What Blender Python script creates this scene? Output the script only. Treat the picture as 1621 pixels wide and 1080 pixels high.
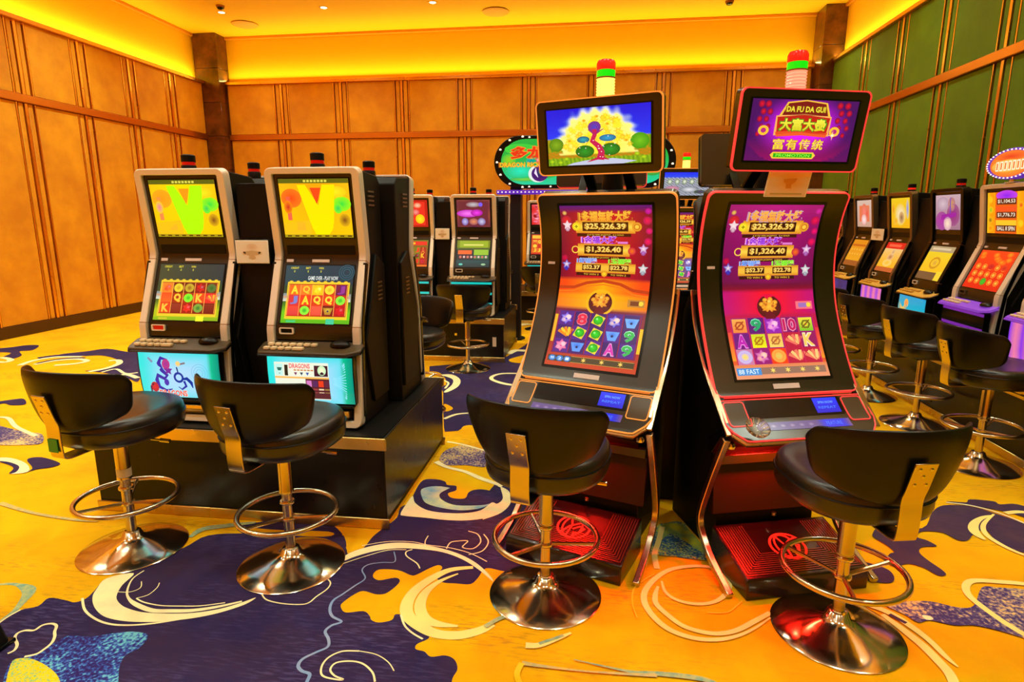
import bpy, bmesh, math, random, json
from mathutils import Vector, Matrix
from mathutils.geometry import tessellate_polygon
R = math.radians; PI = math.pi
rnd = random.Random(7)
for o in list(bpy.data.objects): bpy.data.objects.remove(o, do_unlink=True)
scene = bpy.context.scene
COL = scene.collection

# ------------------------------------------------------------------ camera
cam = bpy.data.cameras.new('camera'); camo = bpy.data.objects.new('camera', cam); COL.objects.link(camo)
camo.location = (0, 0, 1.5)
camo.rotation_euler = (R(90 - 11.5405), 0, R(7.568))
cam.sensor_width = 36; cam.lens = 955 / 1621 * 36; cam.clip_start = .02; cam.clip_end = 60
scene.camera = camo
# ------------------------------------------------------------------ exposure, world
vs = scene.view_settings
vs.view_transform = 'Standard'; vs.look = 'None'; vs.exposure = 0.0; vs.gamma = 1.0
try: vs.use_curve_mapping = False
except Exception: pass
wd = bpy.data.worlds.new('world'); scene.world = wd; wd.use_nodes = True
wd.node_tree.nodes['Background'].inputs[0].default_value = (1, .7, .35, 1)
wd.node_tree.nodes['Background'].inputs[1].default_value = 0.05
# ------------------------------------------------------------------ room sizes and main lights
XL, XR, YB, YF, ZC, ZP, ZR = -7.3, 3.76, 11.3, -3.2, 4.82, 4.0, 3.0   # panel faces, ceiling, panel top, rail
REC = .14
SPOT_E, COVE_E = 130.0, 62.0
SPOT_C = (.86, 1.0, .80); COVE_C = (.95, .86, .22)
def add_light(name, kind, loc, rot, energy, color, **kw):
    l = bpy.data.lights.new(name, kind); l.energy = energy; l.color = color
    for k, v in kw.items(): setattr(l, k, v)
    o = bpy.data.objects.new(name, l); COL.objects.link(o); o.location = loc; o.rotation_euler = rot
    return o
SPOTS = [(x, y) for y in (10.1, 7.9, 5.7, 3.5, 1.3, -.9) for x in (-6.17, -4.4, -2.6, -.8, 1.0, 2.8)]
for i, (x, y) in enumerate(SPOTS):
    add_light('downlight_beam', 'SPOT', (x, y, ZC - .03), (0, 0, 0), SPOT_E * (2.1 if x < -6 and y < 9 else 1), SPOT_C, spot_size=R(128), spot_blend=1.0, shadow_soft_size=.10)
add_light('cove_back', 'AREA', ((XL + XR) / 2, YB + .03, ZP + .03), (R(180 + 22), 0, 0), COVE_E * 1.1, COVE_C, shape='RECTANGLE', size=10.6, size_y=.06)
add_light('cove_left', 'AREA', (XL - .02, (YB + YF) / 2, ZP + .03), (R(180), R(-22), 0), COVE_E * 1.0, COVE_C, shape='RECTANGLE', size=.06, size_y=14.0)
add_light('cove_right', 'AREA', (XR + .02, (YB + YF) / 2, ZP + .03), (R(180), R(22), 0), COVE_E * 1.0, COVE_C, shape='RECTANGLE', size=.06, size_y=14.0)

# ------------------------------------------------------------------ materials
def lin(c):
    return tuple(((v / 255) / 12.92 if v / 255 <= .04045 else ((v / 255 + .055) / 1.055) ** 2.4) for v in c[:3])
MATS = {}
def mat(name, rgb, rough=.5, metal=0, noise=0, nscale=8, bump=0, bscale=200, coat=0, emit=0, erg=None, rvar=0, spec=.5, rgb2=None, alpha=1, trans=0, ior=1.45):
    if name in MATS: return MATS[name]
    m = bpy.data.materials.new(name); m.use_nodes = True; nt = m.node_tree; b = nt.nodes['Principled BSDF']
    c = (*lin(rgb), 1)
    b.inputs['Base Color'].default_value = c; b.inputs['Roughness'].default_value = rough; b.inputs['Metallic'].default_value = metal
    b.inputs['Coat Weight'].default_value = coat; b.inputs['Specular IOR Level'].default_value = spec
    b.inputs['Transmission Weight'].default_value = trans; b.inputs['IOR'].default_value = ior
    if emit:
        b.inputs['Emission Color'].default_value = (*lin(erg or rgb), 1); b.inputs['Emission Strength'].default_value = emit
    tc = nt.nodes.new('ShaderNodeTexCoord')
    if noise or rgb2:
        n = nt.nodes.new('ShaderNodeTexNoise'); n.inputs['Scale'].default_value = nscale; n.inputs['Detail'].default_value = 6; n.inputs['Roughness'].default_value = .6
        nt.links.new(tc.outputs['Object'], n.inputs['Vector'])
        mx = nt.nodes.new('ShaderNodeMix'); mx.data_type = 'RGBA'
        d = lin(rgb2) if rgb2 else tuple(v * (1 - noise) for v in c[:3])
        mx.inputs['A'].default_value = c; mx.inputs['B'].default_value = (*d, 1)
        mr = nt.nodes.new('ShaderNodeMapRange'); mr.inputs['From Min'].default_value = .35; mr.inputs['From Max'].default_value = .65
        nt.links.new(n.outputs['Fac'], mr.inputs['Value']); nt.links.new(mr.outputs['Result'], mx.inputs['Factor'])
        nt.links.new(mx.outputs['Result'], b.inputs['Base Color'])
    if bump:
        n2 = nt.nodes.new('ShaderNodeTexNoise'); n2.inputs['Scale'].default_value = bscale; n2.inputs['Detail'].default_value = 3
        nt.links.new(tc.outputs['Object'], n2.inputs['Vector'])
        bp = nt.nodes.new('ShaderNodeBump'); bp.inputs['Strength'].default_value = bump; bp.inputs['Distance'].default_value = .002
        nt.links.new(n2.outputs['Fac'], bp.inputs['Height']); nt.links.new(bp.outputs['Normal'], b.inputs['Normal'])
    if rvar:
        n3 = nt.nodes.new('ShaderNodeTexNoise'); n3.inputs['Scale'].default_value = 14; n3.inputs['Detail'].default_value = 5
        nt.links.new(tc.outputs['Object'], n3.inputs['Vector'])
        m3 = nt.nodes.new('ShaderNodeMapRange'); m3.inputs['To Min'].default_value = max(.02, rough - rvar); m3.inputs['To Max'].default_value = rough + rvar
        nt.links.new(n3.outputs['Fac'], m3.inputs['Value']); nt.links.new(m3.outputs['Result'], b.inputs['Roughness'])
    MATS[name] = m; return m
def art_material():
    m = bpy.data.materials.new('screen_print'); m.use_nodes = True; nt = m.node_tree; b = nt.nodes['Principled BSDF']
    a = nt.nodes.new('ShaderNodeAttribute'); a.attribute_name = 'Col'
    b.inputs['Base Color'].default_value = (.01, .01, .01, 1); b.inputs['Roughness'].default_value = .25
    nt.links.new(a.outputs['Color'], b.inputs['Emission Color']); b.inputs['Emission Strength'].default_value = 1.12
    return m
ART = art_material()
def print_material():
    m = bpy.data.materials.new('printed_card'); m.use_nodes = True; nt = m.node_tree; b = nt.nodes['Principled BSDF']
    a = nt.nodes.new('ShaderNodeAttribute'); a.attribute_name = 'Col'
    b.inputs['Roughness'].default_value = .5; nt.links.new(a.outputs['Color'], b.inputs['Base Color'])
    return m
PRINT = print_material()

YEL = (255, 182, 8)
carpetbase = dict(rough=.92, bump=.5, bscale=350, spec=.15)
def carpet(name, rgb, rgb2, ns=3.0, spray=None):
    m = mat(name, rgb, rgb2=rgb2, nscale=ns, **carpetbase)
    return m
CM = {
 'yellow': carpet('carpet_yellow', (240, 182, 3), (232, 160, 3), 2.2),
 'navy': carpet('carpet_navy', (44, 34, 78), (58, 40, 68), 3),
 'purple': carpet('carpet_purple', (84, 58, 74), (66, 46, 78), 5),
 'cream': carpet('carpet_cream', (255, 238, 176), (244, 222, 170), 9),
 'paleyellow': carpet('carpet_pale', (255, 230, 130), (250, 220, 130), 9),
 'gold': carpet('carpet_gold', (250, 204, 50), (250, 190, 20), 9),
 'teal': carpet('carpet_teal', (120, 160, 140), (190, 190, 120), 40),
 'greyyellow': carpet('carpet_greyyellow', (222, 186, 96), (180, 170, 120), 30),
 'lightblue': carpet('carpet_lightblue', (112, 148, 196), (150, 160, 190), 9),
 'paleblue': carpet('carpet_paleblue', (120, 170, 190), (232, 222, 160), 6),
 'bluespray': carpet('carpet_bluespray', (60, 52, 150), (70, 170, 205), 6),
 'yellowspray': carpet('carpet_yellowspray', (250, 214, 20), (130, 196, 170), 9),
 'greyspray': carpet('carpet_greyspray', (84, 70, 120), (206, 180, 120), 28),
 'bluegreen': carpet('carpet_bluegreen', (50, 100, 140), (150, 170, 110), 9),
 'yellowgreen': carpet('carpet_yellowgreen', (190, 190, 40), (110, 150, 90), 14),
}
def spray(name, c1, c2, c3, sc, lo=.35, hi=.65):
    m = CM[name]; nt = m.node_tree; b = nt.nodes['Principled BSDF']; tc = nt.nodes.new('ShaderNodeTexCoord')
    n1 = nt.nodes.new('ShaderNodeTexNoise'); n1.inputs['Scale'].default_value = sc; n1.inputs['Detail'].default_value = 2
    n2 = nt.nodes.new('ShaderNodeTexNoise'); n2.inputs['Scale'].default_value = sc * 26; n2.inputs['Detail'].default_value = 3
    ad = nt.nodes.new('ShaderNodeMath'); ad.operation = 'ADD'; ad.use_clamp = True
    mm = nt.nodes.new('ShaderNodeMath'); mm.operation = 'MULTIPLY_ADD'; mm.inputs[1].default_value = 1.1; mm.inputs[2].default_value = -.55
    for n in (n1, n2): nt.links.new(tc.outputs['Object'], n.inputs['Vector'])
    nt.links.new(n2.outputs['Fac'], mm.inputs[0]); nt.links.new(n1.outputs['Fac'], ad.inputs[0]); nt.links.new(mm.outputs[0], ad.inputs[1])
    cr = nt.nodes.new('ShaderNodeValToRGB'); e = cr.color_ramp.elements; e[0].position = lo; e[0].color = (*lin(c1), 1); e[1].position = hi; e[1].color = (*lin(c3), 1)
    k = cr.color_ramp.elements.new((lo + hi) / 2); k.color = (*lin(c2), 1)
    nt.links.new(ad.outputs[0], cr.inputs[0]); nt.links.new(cr.outputs[0], b.inputs['Base Color'])
spray('bluespray', (50, 34, 100), (60, 90, 180), (110, 190, 205), 3.2)
spray('yellowspray', (150, 190, 120), (240, 210, 40), (250, 200, 10), 4)
spray('greyspray', (70, 56, 108), (130, 110, 130), (226, 190, 120), 3)
spray('bluegreen', (40, 80, 130), (120, 150, 120), (200, 200, 60), 4)
def speckle(name, dark, sc=(1.2, 3.5, 1), amt=.55, lo=.52, hi=.72):
    """worn, brushed patches of a second dye woven into a carpet colour"""
    m = CM[name]; nt = m.node_tree; b = nt.nodes['Principled BSDF']; src = b.inputs['Base Color'].links[0].from_socket
    tc = nt.nodes.new('ShaderNodeTexCoord'); mp = nt.nodes.new('ShaderNodeMapping'); mp.inputs['Scale'].default_value = sc; nt.links.new(tc.outputs['Object'], mp.inputs['Vector'])
    mp2 = nt.nodes.new('ShaderNodeMapping'); mp2.inputs['Scale'].default_value = (16, 90, 1); nt.links.new(tc.outputs['Object'], mp2.inputs['Vector'])
    a1 = nt.nodes.new('ShaderNodeTexNoise'); a1.inputs['Scale'].default_value = 1.0; a1.inputs['Detail'].default_value = 3; nt.links.new(mp.outputs['Vector'], a1.inputs['Vector'])
    a2 = nt.nodes.new('ShaderNodeTexNoise'); a2.inputs['Scale'].default_value = 1.0; a2.inputs['Detail'].default_value = 4; nt.links.new(mp2.outputs['Vector'], a2.inputs['Vector'])
    r1 = nt.nodes.new('ShaderNodeMapRange'); r1.inputs['From Min'].default_value = lo; r1.inputs['From Max'].default_value = hi; nt.links.new(a1.outputs['Fac'], r1.inputs['Value'])
    r2 = nt.nodes.new('ShaderNodeMapRange'); r2.inputs['From Min'].default_value = .48; r2.inputs['From Max'].default_value = .66; r2.inputs['To Max'].default_value = amt; nt.links.new(a2.outputs['Fac'], r2.inputs['Value'])
    mu = nt.nodes.new('ShaderNodeMath'); mu.operation = 'MULTIPLY'; nt.links.new(r1.outputs['Result'], mu.inputs[0]); nt.links.new(r2.outputs['Result'], mu.inputs[1])
    mx = nt.nodes.new('ShaderNodeMix'); mx.data_type = 'RGBA'; nt.links.new(mu.outputs[0], mx.inputs['Factor']); nt.links.new(src, mx.inputs['A']); mx.inputs['B'].default_value = (*lin(dark), 1)
    nt.links.new(mx.outputs['Result'], b.inputs['Base Color'])
speckle('yellow', (128, 96, 40), amt=.6, lo=.5, hi=.68)
speckle('navy', (92, 80, 130), sc=(2, 2, 1), amt=.5, lo=.42, hi=.62)
speckle('purple', (56, 44, 60), sc=(3, 3, 1), amt=.6, lo=.42, hi=.6)
M_ceil = mat('ceiling_paint', (240, 190, 10), .8)
M_cove = mat('cove_paint', (240, 184, 6), .8)
M_panelL = mat('wall_fabric_gold', (232, 164, 14), .72, rgb2=(208, 136, 8), nscale=2.2, bump=.2, bscale=120)
M_panelR = mat('wall_fabric_green', (106, 144, 2), .78, rgb2=(92, 124, 2), nscale=1.6, bump=.2, bscale=120)
M_groove = mat('groove_dark', (150, 88, 26), .6)
M_copper = mat('copper_strip', (244, 190, 104), .3, 1, rvar=.08)
M_rail = mat('bronze_rail', (220, 156, 84), .34, 1, rvar=.08)
M_base = mat('dark_wood', (62, 26, 14), .35, coat=.3)
M_marble = mat('brown_marble', (120, 66, 26), .3, rgb2=(66, 32, 14), nscale=4, coat=.4)
M_black = mat('black_laminate', (14, 12, 10), .42, spec=.25)
M_side = mat('cabinet_black', (18, 14, 10), .5, noise=.3, nscale=3, spec=.25)
M_gloss = mat('gloss_black', (9, 9, 9), .22, spec=.35)
M_bezel = mat('bezel_black', (30, 24, 8), .27, spec=.9)
M_plinth = mat('plinth_lacquer', (14, 9, 6), .3, spec=.35, rvar=.08)
M_gold = mat('brushed_gold', (216, 188, 118), .3, 1, rvar=.1)
M_silver = mat('champagne_silver', (240, 230, 212), .36, .35, rvar=.05)
M_darksilver = mat('dark_chrome', (134, 116, 88), .28, .8)
M_chrome = mat('chrome', (222, 212, 186), .14, 1, rvar=.06)
M_chromeB = mat('brushed_chrome', (206, 190, 160), .22, 1, rvar=.10)
M_leather = mat('black_leather', (8, 7, 6), .34, bump=.2, bscale=260, spec=.38, rvar=.06)
M_seat = mat('seat_leather', (18, 14, 10), .30, bump=.2, bscale=260, spec=.85, rvar=.05)
M_button = mat('button_cap', (236, 208, 164), .3)
M_deck = mat('deck_plastic', (74, 56, 34), .34)
M_tag = mat('label_white', (226, 206, 200), .5)
M_plate = mat('notice_card', (252, 248, 236), .5)
M_vent = mat('ceiling_vent', (228, 170, 60), .6)
M_redlens = mat('red_lens', (190, 14, 10), .2, emit=.25, erg=(255, 30, 10))
M_dkred = mat('dim_red_lens', (70, 10, 8), .2, emit=.05, erg=(255, 30, 10))
M_green = mat('green_lens', (20, 200, 20), .2, emit=.75, erg=(20, 230, 20))
M_redlit = mat('lit_red_lens', (220, 20, 10), .2, emit=.75, erg=(240, 36, 20))
M_yellit = mat('lit_yellow_lens', (255, 220, 60), .2, emit=1.2, erg=(255, 236, 110))
M_pinklit = mat('lit_pink_lens', (255, 160, 130), .2, emit=.95, erg=(255, 150, 120))
M_clear = mat('clear_glass', (245, 235, 220), .03, trans=1)
M_ledor = mat('led_edge_amber', (240, 150, 60), .3, emit=.62, erg=(232, 140, 60))
M_ledrd = mat('led_edge_red', (255, 60, 60), .3, emit=.85, erg=(238, 60, 56))
M_foot = mat('footrest_black', (22, 10, 8), .25, coat=.4)
M_footrib = mat('footrest_rib', (120, 70, 48), .3, .6)
M_logo = mat('lit_emblem', (240, 50, 30), .4, emit=.75, erg=(240, 40, 26))
M_bulb = mat('lamp_glow', (255, 240, 200), .4, emit=6, erg=(255, 236, 180))
M_bulbs = mat('sign_bulb', (255, 240, 220), .4, emit=1.2, erg=(255, 236, 210))
M_purplit = mat('lit_purple_strip', (90, 40, 190), .4, emit=.55, erg=(90, 40, 200))
M_purdeck = mat('purple_deck', (120, 60, 190), .3, emit=.35, erg=(140, 60, 220))
M_yeldeck = mat('amber_deck', (214, 160, 60), .35)
M_paper = mat('white_sticker', (236, 226, 206), .5)
M_stkgreen = mat('green_sticker', (20, 130, 40), .4)

# ------------------------------------------------------------------ mesh builder
class MB:
    def __init__(s): s.v = []; s.f = []; s.c = []; s.mi = []
    def add(s, vs, fs, col=None):
        b = len(s.v); s.v += [tuple(p) for p in vs]; s.f += [tuple(i + b for i in f) for f in fs]
        if col is not None:
            s.c += (col if isinstance(col, list) else [col] * len(vs))
        return s
    def box(s, x0, x1, y0, y1, z0, z1):
        return s.add([(x0, y0, z0), (x1, y0, z0), (x1, y1, z0), (x0, y1, z0), (x0, y0, z1), (x1, y0, z1), (x1, y1, z1), (x0, y1, z1)],
                     [(0, 3, 2, 1), (4, 5, 6, 7), (0, 1, 5, 4), (1, 2, 6, 5), (2, 3, 7, 6), (3, 0, 4, 7)])
    def prism_x(s, pts, x0, x1):      # pts in (y,z)
        n = len(pts); tri = tessellate_polygon([[Vector((p[0], p[1], 0)) for p in pts]])
        v = [(x0, p[0], p[1]) for p in pts] + [(x1, p[0], p[1]) for p in pts]
        f = [tuple(t) for t in tri] + [tuple(i + n for i in reversed(t)) for t in tri] + [(i, (i + 1) % n, (i + 1) % n + n, i + n) for i in range(n)]
        return s.add(v, f)
    def prism_z(s, pts, z0, z1):
        n = len(pts); tri = tessellate_polygon([[Vector((p[0], p[1], 0)) for p in pts]])
        v = [(p[0], p[1], z0) for p in pts] + [(p[0], p[1], z1) for p in pts]
        f = [tuple(t) for t in tri] + [tuple(i + n for i in reversed(t)) for t in tri] + [(i, (i + 1) % n, (i + 1) % n + n, i + n) for i in range(n)]
        return s.add(v, f)
    def lathe(s, prof, seg=32, c=(0, 0, 0), close=False, sx=1, sy=1):
        v = []; f = []
        for r, z in prof:
            for k in range(seg):
                a = 2 * PI * k / seg; v.append((c[0] + r * math.cos(a) * sx, c[1] + r * math.sin(a) * sy, c[2] + z))
        n = len(prof)
        for i in range(n - 1):
            for k in range(seg):
                k2 = (k + 1) % seg; f.append((i * seg + k, i * seg + k2, (i + 1) * seg + k2, (i + 1) * seg + k))
        f.append(tuple(range(seg - 1, -1, -1))); f.append(tuple((n - 1) * seg + k for k in range(seg)))
        return s.add(v, f)
    def tube(s, path, r, seg=8, closed=False, up=(0, 0, 1)):
        P = [Vector(p) for p in path]; n = len(P); v = []; f = []
        for i in range(n):
            if closed: t = P[(i + 1) % n] - P[i - 1]
            else: t = P[min(i + 1, n - 1)] - P[max(i - 1, 0)]
            t.normalize(); u = Vector(up)
            if abs(t.dot(u)) > .95: u = Vector((1, 0, 0))
            a = t.cross(u).normalized(); b = t.cross(a)
            rr = r[i] if isinstance(r, (list, tuple)) else r
            for k in range(seg):
                w = 2 * PI * k / seg; v.append(P[i] + a * rr * math.cos(w) + b * rr * math.sin(w))
        m = n if closed else n - 1
        for i in range(m):
            for k in range(seg):
                j = (i + 1) % n; f.append((i * seg + k, i * seg + (k + 1) % seg, j * seg + (k + 1) % seg, j * seg + k))
        if not closed: f.append(tuple(range(seg - 1, -1, -1))); f.append(tuple((n - 1) * seg + k for k in range(seg)))
        return s.add(v, f)
    def build(s, name, m, parent=None, bevel=0, smooth=40, kind=None, label=None, sub=0, fix=True, bseg=2):
        me = bpy.data.meshes.new(name); me.from_pydata([tuple(p) for p in s.v], [], s.f)
        if fix:
            bm = bmesh.new(); bm.from_mesh(me); bmesh.ops.recalc_face_normals(bm, faces=bm.faces); bm.to_mesh(me); bm.free()
        if s.c and len(s.c) == len(s.v):
            at = me.color_attributes.new('Col', 'FLOAT_COLOR', 'POINT')
            flat = []
            for c in s.c: flat += [c[0], c[1], c[2], 1.0]
            at.data.foreach_set('color', flat)
        me.materials.append(m)
        if smooth:
            me.polygons.foreach_set('use_smooth', [True] * len(me.polygons)); me.set_sharp_from_angle(angle=R(smooth))
        o = bpy.data.objects.new(name, me); COL.objects.link(o)
        if parent: o.parent = parent
        if bevel:
            b = o.modifiers.new('bevel', 'BEVEL'); b.width = bevel; b.segments = bseg; b.limit_method = 'ANGLE'; b.angle_limit = R(35)
        if sub:
            b = o.modifiers.new('subsurf', 'SUBSURF'); b.levels = sub; b.render_levels = sub
        if kind: o['kind'] = kind
        if label: o['label'] = label
        return o
def tag(o, label, cat, group=None, kind=None):
    o['label'] = label; o['category'] = cat
    if group: o['group'] = group
    if kind: o['kind'] = kind
    return o
def thing(name, label, cat, loc=(0, 0, 0), rz=0, group=None):
    o = bpy.data.objects.new(name, None); o.empty_display_size = .1; COL.objects.link(o)
    o.location = loc; o.rotation_euler = (0, 0, rz); return tag(o, label, cat, group)
def copy_tree(o, parent=None):
    c = o.copy(); COL.objects.link(c)
    if parent: c.parent = parent
    for ch in list(o.children): copy_tree(ch, c)
    return c

# ------------------------------------------------------------------ curved front surfaces
class Surf:
    """front of a cabinet: profile points (y,z) from bottom to top; x to the viewer's right"""
    def __init__(s, pts):
        s.p = pts; s.L = [0]
        for i in range(1, len(pts)): s.L.append(s.L[-1] + math.dist(pts[i], pts[i - 1]))
        s.len = s.L[-1]
    def at(s, t):
        t2 = min(max(t, 0), s.len)
        for i in range(1, len(s.L)):
            if t2 <= s.L[i] + 1e-9:
                k = (t2 - s.L[i - 1]) / (s.L[i] - s.L[i - 1]); a, b = s.p[i - 1], s.p[i]
                ty, tz = (b[0] - a[0]), (b[1] - a[1]); l = math.hypot(ty, tz); ty /= l; tz /= l
                y, z = a[0] + (b[0] - a[0]) * k, a[1] + (b[1] - a[1]) * k
                e = t - t2
                return y + ty * e, z + tz * e, ty, tz
    def nrm(s, t):
        a = s.at(t - .02); b = s.at(t + .02); ty, tz = a[2] + b[2], a[3] + b[3]; l = math.hypot(ty, tz) or 1
        return ty / l, tz / l
    def __call__(s, x, t, h=0):
        y, z, _, _ = s.at(t); ty, tz = s.nrm(t)
        return (x, y - tz * h, z + ty * h)
    def s_of_z(s, z):
        for i in range(1, len(s.p)):
            a, b = s.p[i - 1], s.p[i]
            if a[1] <= z <= b[1]: return s.L[i - 1] + (s.L[i] - s.L[i - 1]) * (z - a[1]) / (b[1] - a[1])
        return s.len if z > s.p[-1][1] else 0
def smooth_profile(pts, n=5):
    out = []
    for i in range(len(pts) - 1):
        p0 = pts[max(i - 1, 0)]; p1 = pts[i]; p2 = pts[i + 1]; p3 = pts[min(i + 2, len(pts) - 1)]
        for k in range(n):
            t = k / n
            out.append(tuple(.5 * (2 * p1[j] + (p2[j] - p0[j]) * t + (2 * p0[j] - 5 * p1[j] + 4 * p2[j] - p3[j]) * t * t + (3 * p1[j] - p0[j] - 3 * p2[j] + p3[j]) * t ** 3) for j in (0, 1)))
    out.append(pts[-1]); return out
def rows(x0, x1, s0, s1, r=.02, rb=None, n=5, step=.03):
    """rows (s, xl, xr) of a rounded rectangle, top radius r, bottom radius rb"""
    rb = r if rb is None else rb; o = []
    for k in range(n + 1):
        a = PI / 2 * k / n; o.append((s0 + rb - rb * math.cos(a), x0 + rb - rb * math.sin(a), x1 - rb + rb * math.sin(a))) if rb else None
        if not rb: o.append((s0, x0, x1)); break
    m = max(2, int((s1 - s0 - r - rb) / step)); a0, a1 = s0 + rb, s1 - r
    for k in range(1, m): t = a0 + (a1 - a0) * k / m; o.append((t, x0, x1))
    if r:
        for k in range(n + 1):
            a = PI / 2 * k / n; o.append((s1 - r + r * math.sin(a), x0 + r - r * math.cos(a), x1 - r + r * math.cos(a)))
    else: o.append((s1, x0, x1))
    return o
def slab(mb, S, rw, h0, h1):
    n = len(rw); v = []
    for h in (h1, h0):
        for s_, xl, xr in rw: v.append(S(xl, s_, h)); v.append(S(xr, s_, h))
    f = []
    for i in range(n - 1):
        a = 2 * i; f.append((a, a + 1, a + 3, a + 2)); b = a + 2 * n; f.append((b, b + 2, b + 3, b + 1))
        f.append((a, a + 2, b + 2, b)); f.append((a + 1, b + 1, b + 3, a + 3))
    e = 2 * n; f.append((0, e, e + 1, 1)); q = 2 * n - 2; f.append((q, q + 1, q + 1 + e, q + e))
    return mb.add(v, f)
def ring(mb, S, ro, ri, h0, h1):
    def loop(rw): return [(x, s_) for s_, xl, x in rw] + [(x, s_) for s_, x, xr in reversed(rw)]
    A, B = loop(ro), loop(ri); n = len(A); v = []
    for L, h in ((A, h1), (B, h1), (A, h0), (B, h0)):
        for x, s_ in L: v.append(S(x, s_, h))
    f = []
    for i in range(n):
        j = (i + 1) % n
        f += [(i, j, n + j, n + i), (i, 2 * n + i, 2 * n + j, j), (n + i, n + j, 3 * n + j, 3 * n + i), (2 * n + i, 3 * n + i, 3 * n + j, 2 * n + j)]
    return mb.add(v, f)
def inset_rows(rw, d):
    s0, s1 = rw[0][0], rw[-1][0]; x0 = min(r[1] for r in rw); x1 = max(r[2] for r in rw); out = []
    for s_, xl, xr in rw:
        k = (s_ - s0) / (s1 - s0); ns = s0 + d + (s1 - s0 - 2 * d) * k
        kx = (x1 - x0 - 2 * d) / (x1 - x0); cx = (x0 + x1) / 2
        out.append((ns, cx + (xl - cx) * kx, cx + (xr - cx) * kx))
    return out
def path_ribbon(mb, pts, x0, x1, th):
    """bent flat bar in the y-z plane"""
    n = len(pts); A = []; B = []
    for i in range(n):
        a = pts[max(i - 1, 0)]; b = pts[min(i + 1, n - 1)]; ty, tz = b[0] - a[0], b[1] - a[1]; l = math.hypot(ty, tz); ty /= l; tz /= l
        A.append((pts[i][0] - tz * th / 2, pts[i][1] + ty * th / 2)); B.append((pts[i][0] + tz * th / 2, pts[i][1] - ty * th / 2))
    v = []
    for i in range(n):
        v += [(x0, *A[i]), (x1, *A[i]), (x1, *B[i]), (x0, *B[i])]
    f = []
    for i in range(n - 1):
        for k in range(4): f.append((4 * i + k, 4 * i + (k + 1) % 4, 4 * i + 4 + (k + 1) % 4, 4 * i + 4 + k))
    f += [(0, 1, 2, 3), (4 * n - 1, 4 * n - 2, 4 * n - 3, 4 * n - 4)]
    return mb.add(v, f)

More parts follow.
